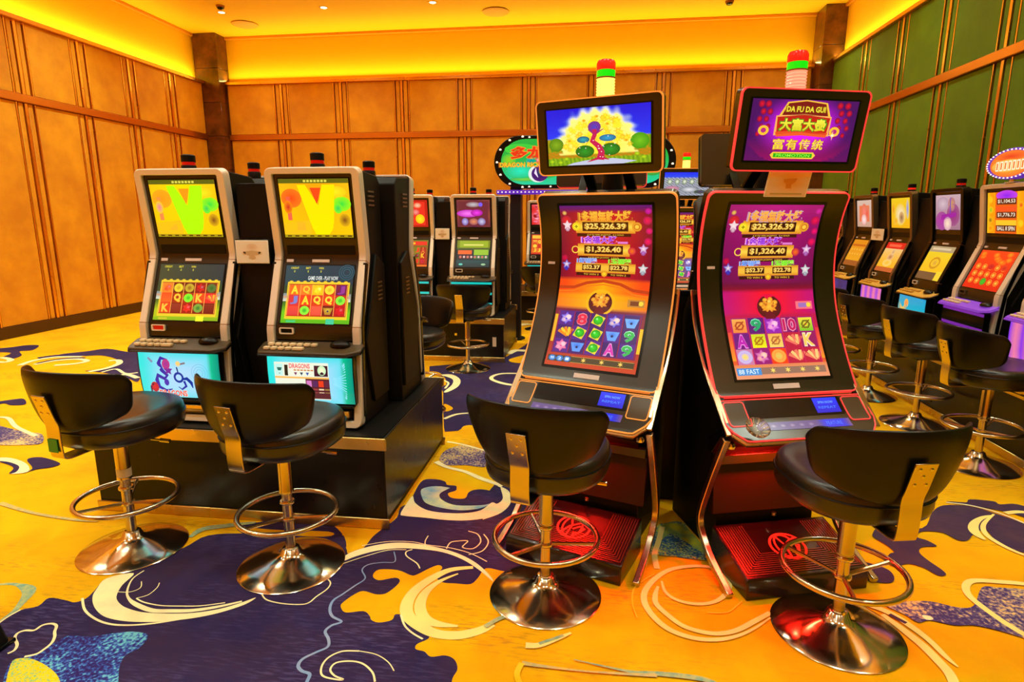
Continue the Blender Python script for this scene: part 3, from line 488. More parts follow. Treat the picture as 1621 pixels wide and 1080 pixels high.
# carpet motifs, woven flat into the carpet (heights a fraction of a millimetre apart)
CARPET = json.loads('''[["P","navy",1,[[-2.171,1.396],[-2.175,1.6],[-2.189,1.752],[-2.178,1.822],[-2.131,1.856],[-2.133,1.908],[-2.051,1.903],[-2.008,1.896],[-1.983,1.924],[-1.992,1.978],[-2.005,2.043],[-1.946,2.121],[-1.87,2.225],[-1.839,2.387],[-1.792,2.482],[-1.719,2.541],[-1.55,2.641],[-1.429,2.67],[-1.279,2.638],[-1.147,2.52],[-1.06,2.364],[-1.019,2.434],[-1.011,2.538],[-0.991,2.613],[-0.956,2.733],[-0.96,2.872],[-0.76,2.898],[-0.574,2.998],[-0.484,3.344],[-0.362,3.27],[-0.26,2.965],[-0.205,2.705],[-0.27,2.589],[-0.238,2.473],[-0.206,2.376],[-0.231,2.348],[-0.339,2.334],[-0.425,2.347],[-0.447,2.273],[-0.47,2.224],[-0.531,2.22],[-0.591,2.221],[-0.629,2.262],[-0.616,2.322],[-0.638,2.343],[-0.671,2.314],[-0.712,2.261],[-0.737,2.253],[-0.803,2.282],[-0.886,2.276],[-0.896,2.227],[-0.859,2.199],[-0.798,2.226],[-0.77,2.207],[-0.777,2.161],[-0.801,2.115],[-0.838,2.105],[-0.897,2.119],[-0.926,2.09],[-0.95,2.033],[-0.944,2.005],[-0.912,1.978],[-0.849,1.995],[-0.815,1.972],[-0.798,1.948],[-0.765,1.938],[-0.722,1.958],[-0.718,1.993],[-0.681,1.986],[-0.642,1.94],[-0.555,1.888],[-0.589,1.843],[-0.586,1.817],[-0.552,1.809],[-0.523,1.787],[-0.474,1.8],[-0.437,1.783],[-0.418,1.741],[-0.425,1.697],[-0.418,1.629],[-0.418,1.529],[-2.032,1.224]]],["P","yellow",1,[[-1.167,2.545],[-1.164,2.575],[-1.123,2.587],[-1.101,2.59],[-1.048,2.605],[-1.046,2.539],[-1.041,2.457],[-1.044,2.41],[-1.076,2.399],[-1.102,2.435],[-1.091,2.471],[-1.085,2.513],[-1.101,2.532],[-1.129,2.526],[-1.156,2.528]]],["P","yellow",1,[[-2.267,2.613],[-1.996,2.582],[-1.56,2.537],[-1.242,2.555],[-1.246,2.506],[-1.599,2.489],[-1.8,2.445],[-1.846,2.324],[-1.938,2.237],[-2.002,2.162],[-2.182,2.089],[-2.456,2.178]]],["P","bluespray",1,[[-1.881,1.682],[-1.863,1.719],[-1.783,1.722],[-1.706,1.754],[-1.641,1.769],[-1.579,1.756],[-1.562,1.691],[-1.583,1.655],[-1.563,1.602],[-1.514,1.538],[-1.432,1.431],[-1.757,1.388],[-1.941,1.552],[-1.926,1.604],[-1.898,1.626],[-1.891,1.66]]],["P","yellowspray",1,[[-1.938,1.558],[-1.926,1.594],[-1.859,1.587],[-1.764,1.551],[-1.698,1.508],[-1.591,1.41],[-1.765,1.387]]],["L","teal",[0.012,0.015,0.02,0.045,0.045,0.03,0.02,0.015,0.012],[[-2.442,1.952],[-2.388,1.97],[-2.34,1.97],[-2.276,1.952],[-2.243,1.925],[-2.219,1.878],[-2.195,1.816],[-2.191,1.77],[-2.192,1.725]]],["L","cream",[0.008,0.008,0.008],[[-2.185,1.733],[-2.187,1.782],[-2.178,1.826]]],["L","cream",[0.01,0.01,0.01,0.01,0.01,0.01,0.01,0.01,0.01,0.01,0.01,0.01,0.01,0.01,0.01,0.01],[[-2.0,1.606],[-1.992,1.624],[-2.009,1.651],[-2.049,1.68],[-2.063,1.706],[-2.048,1.722],[-2.017,1.727],[-2.012,1.756],[-1.986,1.769],[-1.957,1.76],[-1.935,1.73],[-1.911,1.705],[-1.893,1.673],[-1.892,1.64],[-1.898,1.617],[-1.927,1.6]]],["P","cream",1,[[-2.009,2.06],[-1.923,2.11],[-1.906,2.023],[-1.869,1.949],[-1.814,1.907],[-1.757,1.886],[-1.688,1.875],[-1.594,1.88],[-1.498,1.897],[-1.413,1.932],[-1.354,1.976],[-1.309,2.02],[-1.329,1.971],[-1.399,1.91],[-1.478,1.868],[-1.564,1.84],[-1.618,1.827],[-1.707,1.818],[-1.787,1.824],[-1.847,1.843],[-1.913,1.885],[-1.965,1.937],[-1.99,1.985]]],["L","cream",[0.009,0.009,0.009,0.009,0.009,0.009,0.009],[[-1.999,1.924],[-1.929,1.859],[-1.846,1.816],[-1.769,1.796],[-1.691,1.799],[-1.603,1.822],[-1.515,1.86]]],["L","cream",[0.006,0.006,0.008,0.01,0.02,0.022,0.022,0.02,0.016,0.01],[[-1.893,2.133],[-1.897,2.071],[-1.858,1.994],[-1.814,1.948],[-1.753,1.915],[-1.667,1.89],[-1.595,1.896],[-1.508,1.911],[-1.423,1.946],[-1.351,1.989]]],["L","cream",[0.006,0.006,0.006,0.006,0.006,0.006],[[-1.782,1.951],[-1.733,1.932],[-1.653,1.922],[-1.575,1.929],[-1.496,1.941],[-1.412,1.972]]],["L","cream",[0.004,0.004,0.004,0.004],[[-1.896,1.98],[-1.84,1.986],[-1.818,2.017],[-1.846,2.059]]],["L","cream",[0.004,0.004,0.004,0.004],[[-1.783,1.952],[-1.752,1.978],[-1.75,2.026],[-1.764,2.06]]],["L","cream",[0.006,0.006,0.006,0.006,0.006,0.006,0.006,0.006,0.006],[[-1.081,2.182],[-1.053,2.153],[-1.049,2.111],[-1.07,2.057],[-1.082,2.016],[-1.113,2.0],[-1.188,1.997],[-1.26,2.012],[-1.3,2.047]]],["L","lightblue",[0.005,0.005,0.005,0.006,0.006,0.006,0.008,0.008,0.01,0.011,0.011,0.01,0.011,0.011,0.011,0.01,0.01,0.011,0.012,0.012,0.012,0.012,0.01],[[-0.867,2.421],[-0.837,2.343],[-0.892,2.329],[-0.946,2.304],[-0.957,2.261],[-0.921,2.203],[-0.945,2.146],[-0.972,2.085],[-0.992,2.042],[-0.983,1.99],[-0.954,1.948],[-0.907,1.923],[-0.935,1.897],[-0.944,1.862],[-0.914,1.824],[-0.9,1.786],[-0.928,1.755],[-0.96,1.717],[-0.96,1.684],[-0.936,1.663],[-0.904,1.653],[-0.897,1.62],[-0.887,1.569]]],["L","cream",[0.006,0.006,0.006,0.006,0.006],[[-0.712,2.306],[-0.737,2.344],[-0.797,2.392],[-0.811,2.428],[-0.789,2.45]]],["L","cream",[0.007,0.007,0.007,0.007,0.007,0.007,0.007,0.007,0.007,0.007,0.007,0.007,0.007,0.007],[[-0.781,1.78],[-0.839,1.771],[-0.874,1.736],[-0.879,1.692],[-0.858,1.652],[-0.806,1.642],[-0.783,1.645],[-0.818,1.657],[-0.844,1.682],[-0.837,1.715],[-0.788,1.729],[-0.742,1.721],[-0.697,1.687],[-0.675,1.649]]],["L","cream",[0.004,0.004,0.004,0.004],[[-0.781,1.78],[-0.717,1.772],[-0.662,1.742],[-0.628,1.704]]],["P","cream",1,[[-1.081,2.341],[-1.049,2.403],[-0.969,2.464],[-0.878,2.499],[-0.768,2.5],[-0.652,2.475],[-0.557,2.436],[-0.476,2.379],[-0.409,2.305],[-0.38,2.253],[-0.453,2.328],[-0.543,2.4],[-0.645,2.446],[-0.755,2.458],[-0.862,2.45],[-0.952,2.416],[-1.025,2.361],[-1.064,2.319]]],["L","cream",[0.005,0.005,0.005,0.005,0.005,0.005,0.005],[[-1.031,2.451],[-0.924,2.502],[-0.809,2.515],[-0.731,2.498],[-0.619,2.486],[-0.519,2.454],[-0.431,2.397]]],["L","cream",[0.005,0.005,0.005,0.005],[[-1.061,2.295],[-0.989,2.362],[-0.899,2.429],[-0.816,2.444]]],["L","cream",[0.005,0.005,0.005],[[-0.737,2.484],[-0.75,2.53],[-0.749,2.579]]],["L","cream",[0.006,0.006,0.006,0.006,0.006,0.006,0.006,0.006,0.006],[[-0.635,2.478],[-0.629,2.532],[-0.597,2.55],[-0.551,2.556],[-0.564,2.5],[-0.513,2.494],[-0.489,2.557],[-0.516,2.624],[-0.566,2.647]]],["L","cream",[0.006,0.006,0.006,0.006],[[-0.523,2.441],[-0.467,2.48],[-0.453,2.562],[-0.487,2.628]]],["L","paleyellow",[0.02,0.03,0.04,0.045,0.05,0.05,0.05,0.045,0.045,0.04,0.03],[[-0.483,2.344],[-0.577,2.312],[-0.64,2.241],[-0.686,2.149],[-0.693,2.058],[-0.665,1.986],[-0.598,1.933],[-0.533,1.904],[-0.453,1.906],[-0.38,1.941],[-0.336,1.985]]],["L","paleyellow",[0.008,0.02,0.035,0.045,0.045,0.035,0.01],[[-0.538,2.288],[-0.602,2.224],[-0.64,2.145],[-0.639,2.055],[-0.602,1.986],[-0.546,1.958],[-0.464,1.955]]],["L","cream",[0.008,0.008,0.008,0.008],[[-0.696,1.991],[-0.663,1.933],[-0.622,1.896],[-0.575,1.869]]],["P","navy",0,[[-1.638,5.871],[-1.259,6.069],[-1.028,6.18],[-0.907,6.43],[-0.778,7.045],[-0.726,7.611],[-0.604,8.277],[-0.334,9.289],[0.008,9.335],[-0.055,5.143],[-0.393,4.172],[-0.591,3.962],[-0.811,4.117],[-0.896,4.13],[-0.924,4.031],[-1.014,3.996],[-1.044,4.086],[-1.15,4.492],[-1.272,4.981],[-1.407,5.257],[-1.51,5.402]]],["P","yellow",1,[[-1.588,5.647],[-1.486,5.643],[-1.4,5.5],[-1.334,5.345],[-1.304,5.179],[-1.407,5.257],[-1.517,5.385]]],["P","cream",1,[[-1.458,5.534],[-1.335,5.576],[-1.212,5.401],[-1.179,5.173],[-1.227,4.987],[-1.266,4.982],[-1.247,5.202],[-1.281,5.392],[-1.383,5.502]]],["L","cream",[0.02,0.02,0.02],[[-1.385,5.378],[-1.295,5.272],[-1.281,5.086]]],["P","yellow",1,[[-1.178,4.636],[-1.099,4.568],[-1.08,4.501],[-1.125,4.45]]],["L","cream",[0.03,0.03,0.02],[[-1.088,4.27],[-1.021,4.386],[-0.909,4.439]]],["L","cream",[0.04,0.04,0.04,0.04,0.05,0.05],[[-0.629,5.705],[-0.845,5.676],[-0.926,5.563],[-0.912,5.441],[-0.793,5.323],[-0.661,5.265]]],["P","greyspray",1,[[-0.919,3.668],[-0.834,3.76],[-0.704,3.716],[-0.657,3.703],[-0.61,3.434],[-0.749,3.433],[-0.865,3.418],[-0.932,3.515]]],["P","yellow",1,[[-1.003,3.952],[-0.919,4.008],[-0.905,4.129],[-0.829,4.139],[-0.746,3.941],[-0.656,3.783],[-0.7,3.697],[-0.834,3.76],[-0.923,3.687],[-0.978,3.824]]],["L","cream",[0.02,0.02,0.02],[[-0.952,3.806],[-0.819,3.762],[-0.652,3.672]]],["L","cream",[0.04,0.03,0.03,0.035,0.03],[[-0.94,3.46],[-0.85,3.385],[-0.729,3.335],[-0.618,3.254],[-0.474,3.168]]],["P","navy",1,[[-0.947,3.005],[-0.946,3.18],[-0.873,3.205],[-0.814,3.182],[-0.791,3.14],[-0.737,3.133],[-0.731,3.076],[-0.752,3.031],[-0.729,2.985],[-0.656,2.989],[-0.648,3.073],[-0.591,3.109],[-0.525,3.089],[-0.487,3.012],[-0.447,3.157],[-0.313,3.089],[-0.269,2.887],[-0.354,2.828],[-0.445,2.816],[-0.548,2.875],[-0.761,2.774],[-0.914,2.851],[-0.919,2.753]]],["P","cream",1,[[-0.946,2.978],[-0.911,2.903],[-0.837,2.836],[-0.747,2.812],[-0.631,2.82],[-0.546,2.863],[-0.503,2.957],[-0.471,2.948],[-0.451,3.017],[-0.484,3.152],[-0.439,3.101],[-0.408,3.009],[-0.421,2.892],[-0.488,2.798],[-0.593,2.749],[-0.706,2.739],[-0.812,2.748],[-0.919,2.753],[-0.949,2.773],[-0.952,2.897]]],["L","cream",[0.008,0.008,0.008,0.008,0.008],[[-0.499,3.164],[-0.433,3.101],[-0.406,2.97],[-0.439,2.853],[-0.518,2.771]]],["P","paleblue",1,[[-0.92,3.065],[-0.85,3.115],[-0.742,3.094],[-0.787,3.068],[-0.804,3.01],[-0.769,2.948],[-0.685,2.902],[-0.556,2.919],[-0.507,2.944],[-0.55,2.887],[-0.638,2.851],[-0.748,2.861],[-0.842,2.899],[-0.886,2.959]]],["P","navy",1,[[-0.804,3.01],[-0.787,3.068],[-0.734,3.118],[-0.692,2.932],[-0.739,2.926],[-0.778,2.96]]],["P","yellow",1,[[-0.76,3.036],[-0.725,3.077],[-0.728,3.149],[-0.665,3.157],[-0.63,3.109],[-0.651,3.058],[-0.656,2.989],[-0.702,2.978],[-0.74,2.992]]],["P","navy",1,[[-6.919,5.983],[-6.781,6.123],[-6.703,6.258],[-6.544,6.258],[-6.392,6.024],[-6.475,5.945],[-6.258,5.758],[-6.213,5.587],[-6.368,5.628],[-6.507,5.864],[-6.788,5.865]]],["L","cream",[0.06,0.06,0.06,0.06,0.06],[[-6.267,5.453],[-6.137,5.454],[-6.173,5.55],[-6.348,5.63],[-6.413,5.587]]],["P","navy",1,[[-5.877,5.854],[-5.713,6.046],[-5.593,6.199],[-5.238,6.08],[-5.06,6.056],[-4.205,4.99],[-4.373,5.034],[-4.678,5.166],[-4.877,5.211],[-4.995,5.232],[-4.892,5.32],[-4.925,5.55],[-5.084,5.737],[-5.379,5.875],[-5.576,5.822]]],["L","cream",[0.06,0.06,0.06,0.06,0.06],[[-4.93,5.204],[-4.867,5.361],[-4.897,5.553],[-5.019,5.686],[-5.096,5.65]]],["L","cream",[0.03,0.03,0.03,0.03],[[-4.788,5.201],[-4.747,5.339],[-4.519,5.187],[-4.422,5.236]]],["L","cream",[0.05,0.05,0.05],[[-4.528,5.081],[-4.476,5.158],[-4.271,5.048]]],["L","navy",[0.1,0.1,0.1],[[-5.959,5.664],[-5.838,5.814],[-5.576,5.822]]],["L","cream",[0.06,0.06,0.06,0.06],[[-5.851,5.347],[-5.903,5.543],[-5.821,5.727],[-5.547,5.79]]],["L","cream",[0.06,0.06,0.06,0.06,0.06,0.06],[[-5.497,5.394],[-5.34,5.494],[-5.327,5.62],[-5.512,5.68],[-5.673,5.574],[-5.738,5.401]]],["L","navy",[0.05,0.05,0.05],[[-5.755,5.439],[-5.687,5.657],[-5.464,5.747]]],["P","navy",1,[[-4.896,4.156],[-4.813,4.268],[-4.731,4.305],[-4.577,4.173],[-4.672,4.136],[-4.777,4.171],[-4.801,4.07]]],["P","greyspray",1,[[-4.379,3.688],[-4.146,3.641],[-3.973,3.588],[-3.825,3.57],[-3.67,3.415],[-3.774,3.367],[-3.919,3.348],[-4.048,3.364]]],["L","cream",[0.03,0.03,0.03,0.03],[[-4.538,3.833],[-4.401,3.851],[-4.143,3.68],[-3.831,3.533]]],["P","navy",1,[[-3.342,2.952],[-3.35,3.031],[-3.511,3.152],[-3.451,3.195],[-3.257,3.128],[-3.248,3.067],[-3.316,3.022]]],["P","cream",1,[[-3.755,3.125],[-3.664,3.161],[-3.518,3.122],[-3.397,3.053],[-3.334,2.98],[-3.407,2.944],[-3.438,3.02],[-3.559,3.087],[-3.654,3.104]]],["P","navy",1,[[-3.665,3.102],[-3.584,3.099],[-3.462,3.05],[-3.399,2.971],[-3.422,2.947],[-3.465,3.016],[-3.544,3.061]]],["L","greyyellow",[0.03,0.02,0.02,0.02],[[-3.112,2.604],[-2.839,2.53],[-2.579,2.495],[-2.434,2.497]]],["L","teal",[0.02,0.04,0.04,0.02],[[-1.873,2.412],[-1.86,2.491],[-1.767,2.536],[-1.64,2.586]]],["P","purple",1,[[1.373,2.872],[1.456,2.96],[1.641,2.965],[1.779,3.148],[1.883,3.24],[2.013,3.246],[2.102,3.17],[2.173,3.075],[2.205,3.002],[2.065,2.787],[1.977,2.792],[1.925,2.872],[1.939,2.986],[1.858,2.937],[1.797,2.873],[1.75,2.867],[1.721,2.928],[1.664,2.939],[1.611,2.923],[1.573,2.871],[1.601,2.847],[1.619,2.814],[1.616,2.792],[1.55,2.778],[1.514,2.731],[1.515,2.673],[1.537,2.59],[1.533,2.552],[1.497,2.543],[1.468,2.596],[1.424,2.621],[1.385,2.608],[1.352,2.581],[1.327,2.624],[1.371,2.695],[1.401,2.716],[1.393,2.775],[1.371,2.826]]],["P","purple",1,[[1.17,2.603],[1.208,2.616],[1.259,2.599],[1.307,2.559],[1.304,2.5],[1.27,2.459],[1.207,2.458],[1.156,2.487],[1.138,2.522]]],["P","purple",1,[[1.92,3.291],[2.019,3.292],[2.061,3.333],[2.174,3.325],[2.184,3.291],[2.278,3.304],[2.335,3.201],[2.247,3.065],[2.209,3.163],[2.116,3.226]]],["L","cream",[0.008,0.012,0.012,0.012,0.01],[[1.913,3.278],[2.019,3.258],[2.102,3.202],[2.161,3.114],[2.205,3.002]]],["P","paleyellow",1,[[2.075,3.155],[2.007,3.136],[1.921,3.072],[1.864,2.995],[1.853,2.927],[1.881,2.884],[1.899,2.961],[1.936,3.034],[1.998,3.103]]],["L","paleyellow",[0.01,0.02,0.025,0.025,0.02,0.02],[[2.082,3.167],[1.966,3.048],[1.916,2.944],[1.927,2.846],[1.966,2.774],[2.014,2.748]]],["L","paleyellow",[0.03,0.03,0.03],[[2.149,3.187],[2.231,3.213],[2.305,3.197]]],["P","greyspray",1,[[1.172,2.306],[1.272,2.332],[1.367,2.345],[1.454,2.318],[1.524,2.34],[1.628,2.472],[1.693,2.481],[1.797,2.481],[1.859,2.462],[1.647,2.14],[1.584,2.163],[1.522,2.193],[1.452,2.211],[1.378,2.202],[1.304,2.221],[1.254,2.202],[1.225,2.245]]],["L","paleyellow",[0.028,0.028,0.028,0.028,0.028,0.028,0.028,0.028,0.028,0.028],[[1.88,2.506],[1.81,2.524],[1.72,2.526],[1.625,2.521],[1.571,2.478],[1.543,2.407],[1.555,2.319],[1.577,2.24],[1.605,2.177],[1.633,2.138]]],["P","cream",1,[[1.29,2.248],[1.317,2.246],[1.319,2.228],[1.291,2.222]]],["L","paleyellow",[0.03,0.03,0.03,0.03,0.025,0.02,0.006],[[1.032,2.326],[1.12,2.286],[1.179,2.239],[1.217,2.169],[1.242,2.096],[1.254,2.017],[1.267,1.971]]],["L","paleyellow",[0.02,0.03,0.035,0.035,0.035,0.03],[[1.141,2.234],[1.175,2.152],[1.203,2.07],[1.216,1.993],[1.22,1.928],[1.196,1.839]]],["L","purple",[0.018,0.018],[[1.168,2.238],[1.206,2.19]]],["L","paleyellow",[0.02,0.022,0.022,0.022,0.022,0.022,0.022,0.022,0.02,0.01],[[0.717,2.188],[0.643,2.127],[0.566,2.066],[0.498,2.038],[0.435,2.039],[0.37,2.065],[0.319,2.125],[0.285,2.186],[0.287,2.243],[0.304,2.305]]],["L","paleyellow",[0.006,0.01,0.015,0.02,0.022,0.024,0.025,0.025,0.025,0.024,0.022,0.02,0.02,0.022,0.022,0.02,0.018,0.018,0.016,0.014,0.008],[[0.708,2.156],[0.633,2.085],[0.558,2.032],[0.478,2.002],[0.398,2.001],[0.321,2.034],[0.27,2.098],[0.241,2.18],[0.247,2.261],[0.294,2.353],[0.369,2.435],[0.472,2.476],[0.553,2.473],[0.594,2.419],[0.596,2.343],[0.556,2.267],[0.5,2.22],[0.43,2.205],[0.365,2.224],[0.329,2.272],[0.323,2.344],[0.367,2.415]]],["L","gold",[0.006,0.006,0.006,0.006,0.006],[[0.204,2.089],[0.192,2.173],[0.202,2.267],[0.242,2.334],[0.298,2.392]]],["L","gold",[0.006,0.006,0.006,0.006],[[0.475,2.156],[0.549,2.166],[0.599,2.216],[0.628,2.253]]],["P","bluegreen",1,[[0.281,2.633],[0.321,2.718],[0.357,2.825],[0.393,2.847],[0.448,2.872],[0.489,2.86],[0.513,2.743],[0.549,2.622],[0.573,2.538],[0.481,2.533],[0.406,2.544],[0.352,2.544],[0.283,2.557]]],["P","yellowgreen",1,[[0.383,2.828],[0.478,2.841],[0.541,2.667],[0.557,2.579],[0.509,2.617],[0.465,2.688],[0.407,2.746],[0.349,2.673]]],["L","paleyellow",[0.025,0.025,0.025,0.025],[[0.376,2.81],[0.34,2.656],[0.313,2.546],[0.313,2.434]]],["L","teal",[0.004,0.008,0.012,0.02,0.022,0.02,0.006],[[-0.028,1.833],[0.079,1.814],[0.167,1.801],[0.253,1.804],[0.339,1.804],[0.406,1.797],[0.458,1.777]]],["L","paleyellow",[0.03,0.025,0.02,0.01],[[-0.201,1.882],[-0.153,1.889],[-0.086,1.936],[-0.043,1.969]]],["L","teal",[0.02,0.02,0.02],[[-0.362,1.961],[-0.315,2.016],[-0.228,2.08]]],["L","teal",[0.014,0.014],[[-0.154,1.895],[-0.069,1.952]]],["L","greyyellow",[0.02,0.012,0.008,0.012,0.014],[[-0.204,1.793],[-0.111,1.786],[0.014,1.783],[0.136,1.788],[0.249,1.794]]],["L","gold",[0.02,0.02,0.02],[[-0.204,1.793],[-0.215,1.743],[-0.201,1.701]]],["P","yellow",1,[[-0.916,7.511],[-0.788,8.252],[-0.687,8.537],[-0.578,7.943],[-0.65,7.402],[-0.808,7.311]]],["L","cream",[0.1,0.1,0.1,0.1],[[-0.923,6.54],[-0.845,6.725],[-0.637,6.693],[-0.482,6.656]]],["P","yellow",1,[[-0.861,6.275],[-0.761,6.45],[-0.694,6.514],[-0.678,6.146],[-0.82,6.147]]],["L","cream",[0.2,0.2,0.2],[[-1.056,8.396],[-0.823,8.614],[-0.638,8.735]]]]''')
def catmull(P, closed, n=4):
    o = []; N = len(P)
    for i in range(N if closed else N - 1):
        p = [P[(i + k) % N] if closed else P[min(max(i + k, 0), N - 1)] for k in (-1, 0, 1, 2)]
        for k in range(n):
            t = k / n; o.append(tuple(.5 * (2 * p[1][j] + (p[2][j] - p[0][j]) * t + (2 * p[0][j] - 5 * p[1][j] + 4 * p[2][j] - p[3][j]) * t * t + (3 * p[1][j] - p[0][j] - 3 * p[2][j] + p[3][j]) * t ** 3) for j in range(len(P[0]))))
    if not closed: o.append(tuple(P[-1]))
    return o
for i, it in enumerate(CARPET):
    z = .0006 + i * .00006
    if it[0] == 'P':
        P = [tuple(p) for p in it[3]]
        if it[2]: P = catmull(P, True, 4)
        tri = tessellate_polygon([[Vector((p[0], p[1], 0)) for p in P]])
        mb = MB().add([(p[0], p[1], z) for p in P], [tuple(t) for t in tri])
    else:
        P = catmull([(*p, w) for p, w in zip(it[3], it[2])], False, 5); v = []; f = []
        for k in range(len(P)):
            a, b = P[max(k - 1, 0)], P[min(k + 1, len(P) - 1)]; tx, ty = b[0] - a[0], b[1] - a[1]; q = math.hypot(tx, ty) or 1
            w = max(P[k][2], .001) / 2; v += [(P[k][0] - ty / q * w, P[k][1] + tx / q * w, z), (P[k][0] + ty / q * w, P[k][1] - tx / q * w, z)]
            if k: f.append((2 * k - 2, 2 * k - 1, 2 * k + 1, 2 * k))
        mb = MB().add(v, f)
    o = mb.build('carpet_motif', CM[it[1]], floor, smooth=0)
    for p in o.data.polygons:
        if p.normal.z < 0: p.flip()

# ceiling fittings
names_x = {-6.17: 'near the gold left wall', -4.4: 'over the left aisle', -2.6: 'over the twin machines', -.8: 'over the centre aisle', 1.0: 'over the tall machines', 2.8: 'near the green wall'}
for x, y in SPOTS:
    if y < 7: continue
    row = 'row nearest the back wall' if y > 10 else 'second row from the back wall'
    t = thing('recessed_downlight', 'small round ceiling downlight %s, %s' % (names_x[x], row), 'light', (x, y, ZC), 0, 'recessed ceiling downlights')
    MB().lathe([(.052, -.004), (.075, -.006), (.078, 0), (.052, 0)], 24).build('trim_ring', M_vent, t)
    MB().lathe([(.0, -.005), (.05, -.005), (.05, -.001), (0, -.001)], 24).build('lamp', M_bulb, t, smooth=0)
for (x, y), w in zip(((-1.68, 10.64), (-6.13, 10.72)), ('above the long back wall', 'beside the left corner column')):
    t = thing('ceiling_vent', 'round louvred ceiling air vent ' + w, 'vent', (x, y, ZC))
    for k, r in enumerate((.22, .165, .11, .055)):
        MB().lathe([(r - .03, -.03 + k * .004), (r, -.016), (r, -.010), (r - .03, -.024 + k * .004)], 32).build('vent_ring', M_vent, t)
    MB().lathe([(0, -.012), (.2, -.008), (.2, 0), (0, 0)], 24).build('vent_backing', M_groove, t)
for (x, y), w in zip(((2.015, 10.66), (-6.0, 9.8)), ('near the right corner column', 'near the left corner column')):
    t = thing('ceiling_sensor', 'small dark ceiling sensor ' + w, 'sensor', (x, y, ZC))
    MB().lathe([(.05, -.03), (.045, -.05), (.02, -.06), (.0, -.062)], 20).build('dome', M_gloss, t); MB().lathe([(.06, -.03), (.065, 0), (0, 0)], 20).build('base', M_groove, t)

# ================================================================== screen pictures
def mixc(a, b, k): k = min(max(k, 0), 1); return tuple(p + (q - p) * k for p, q in zip(a, b))
def art_v(A, style):     # 100 x 80
    Y1, Y2 = ((176, 250, 10), (236, 220, 0)) if style == 0 else ((240, 226, 0), (248, 160, 10))
    A.grid(lambda x, y: mixc(mixc(Y2, (255, 190, 20), abs(x - 50) / 60), (255, 200, 0), y / 110), 14, 10)
    O = (250, 150, 20) if style == 0 else (240, 70, 20)
    A.disc(16, 26, 15, 13, O, mixc(O, (250, 190, 30), .4), 1); A.rect(8, 24, 14, 56, mixc(O, (230, 120, 120), .5), 1)
    A.disc(10, 38, 6, 9, (230, 120, 150) if style == 0 else (200, 20, 30), mixc(Y2, O, .3), 2)
    A.disc(88, 34, 13, 10, (30, 220, 60), (150, 240, 20), 1); A.disc(82, 40, 6, 7, (20, 200, 90), (120, 240, 30), 2)
    A.disc(90, 56, 8, 9, (120, 60, 20), (220, 170, 20), 1); A.disc(80, 18, 16, 8, (240, 230, 30), (250, 200, 20), 1)
    A.poly([(26, 8), (38, 8), (54, 36), (62, 8), (80, 8), (74, 60), (66, 76), (46, 76), (40, 60)], Y1, 2)
    A.disc(57, 62, 16, 15, Y1, Y1, 2); A.poly([(44, 12), (60, 12), (55, 28), (52, 34)], O, 3)
    A.rect(20, 58, 32, 70, (250, 170, 40), 1); A.poly([(0, 60), (40, 56), (40, 80), (0, 80)], (255, 190, 20), 1)
    A.rect(0, 0, 100, 6, (90, 96, 20), 3); [A.rect(36 + q * 5, 1.5, 39.5 + q * 5, 4.5, (220, 210, 80), 4) for q in range(7)]; A.rect(0, 76, 100, 80, (170, 150, 20), 3)
    for k in range(9): A.rect(4 + k * 11, 77, 10 + k * 11, 79, (80, 60, 10), 4)
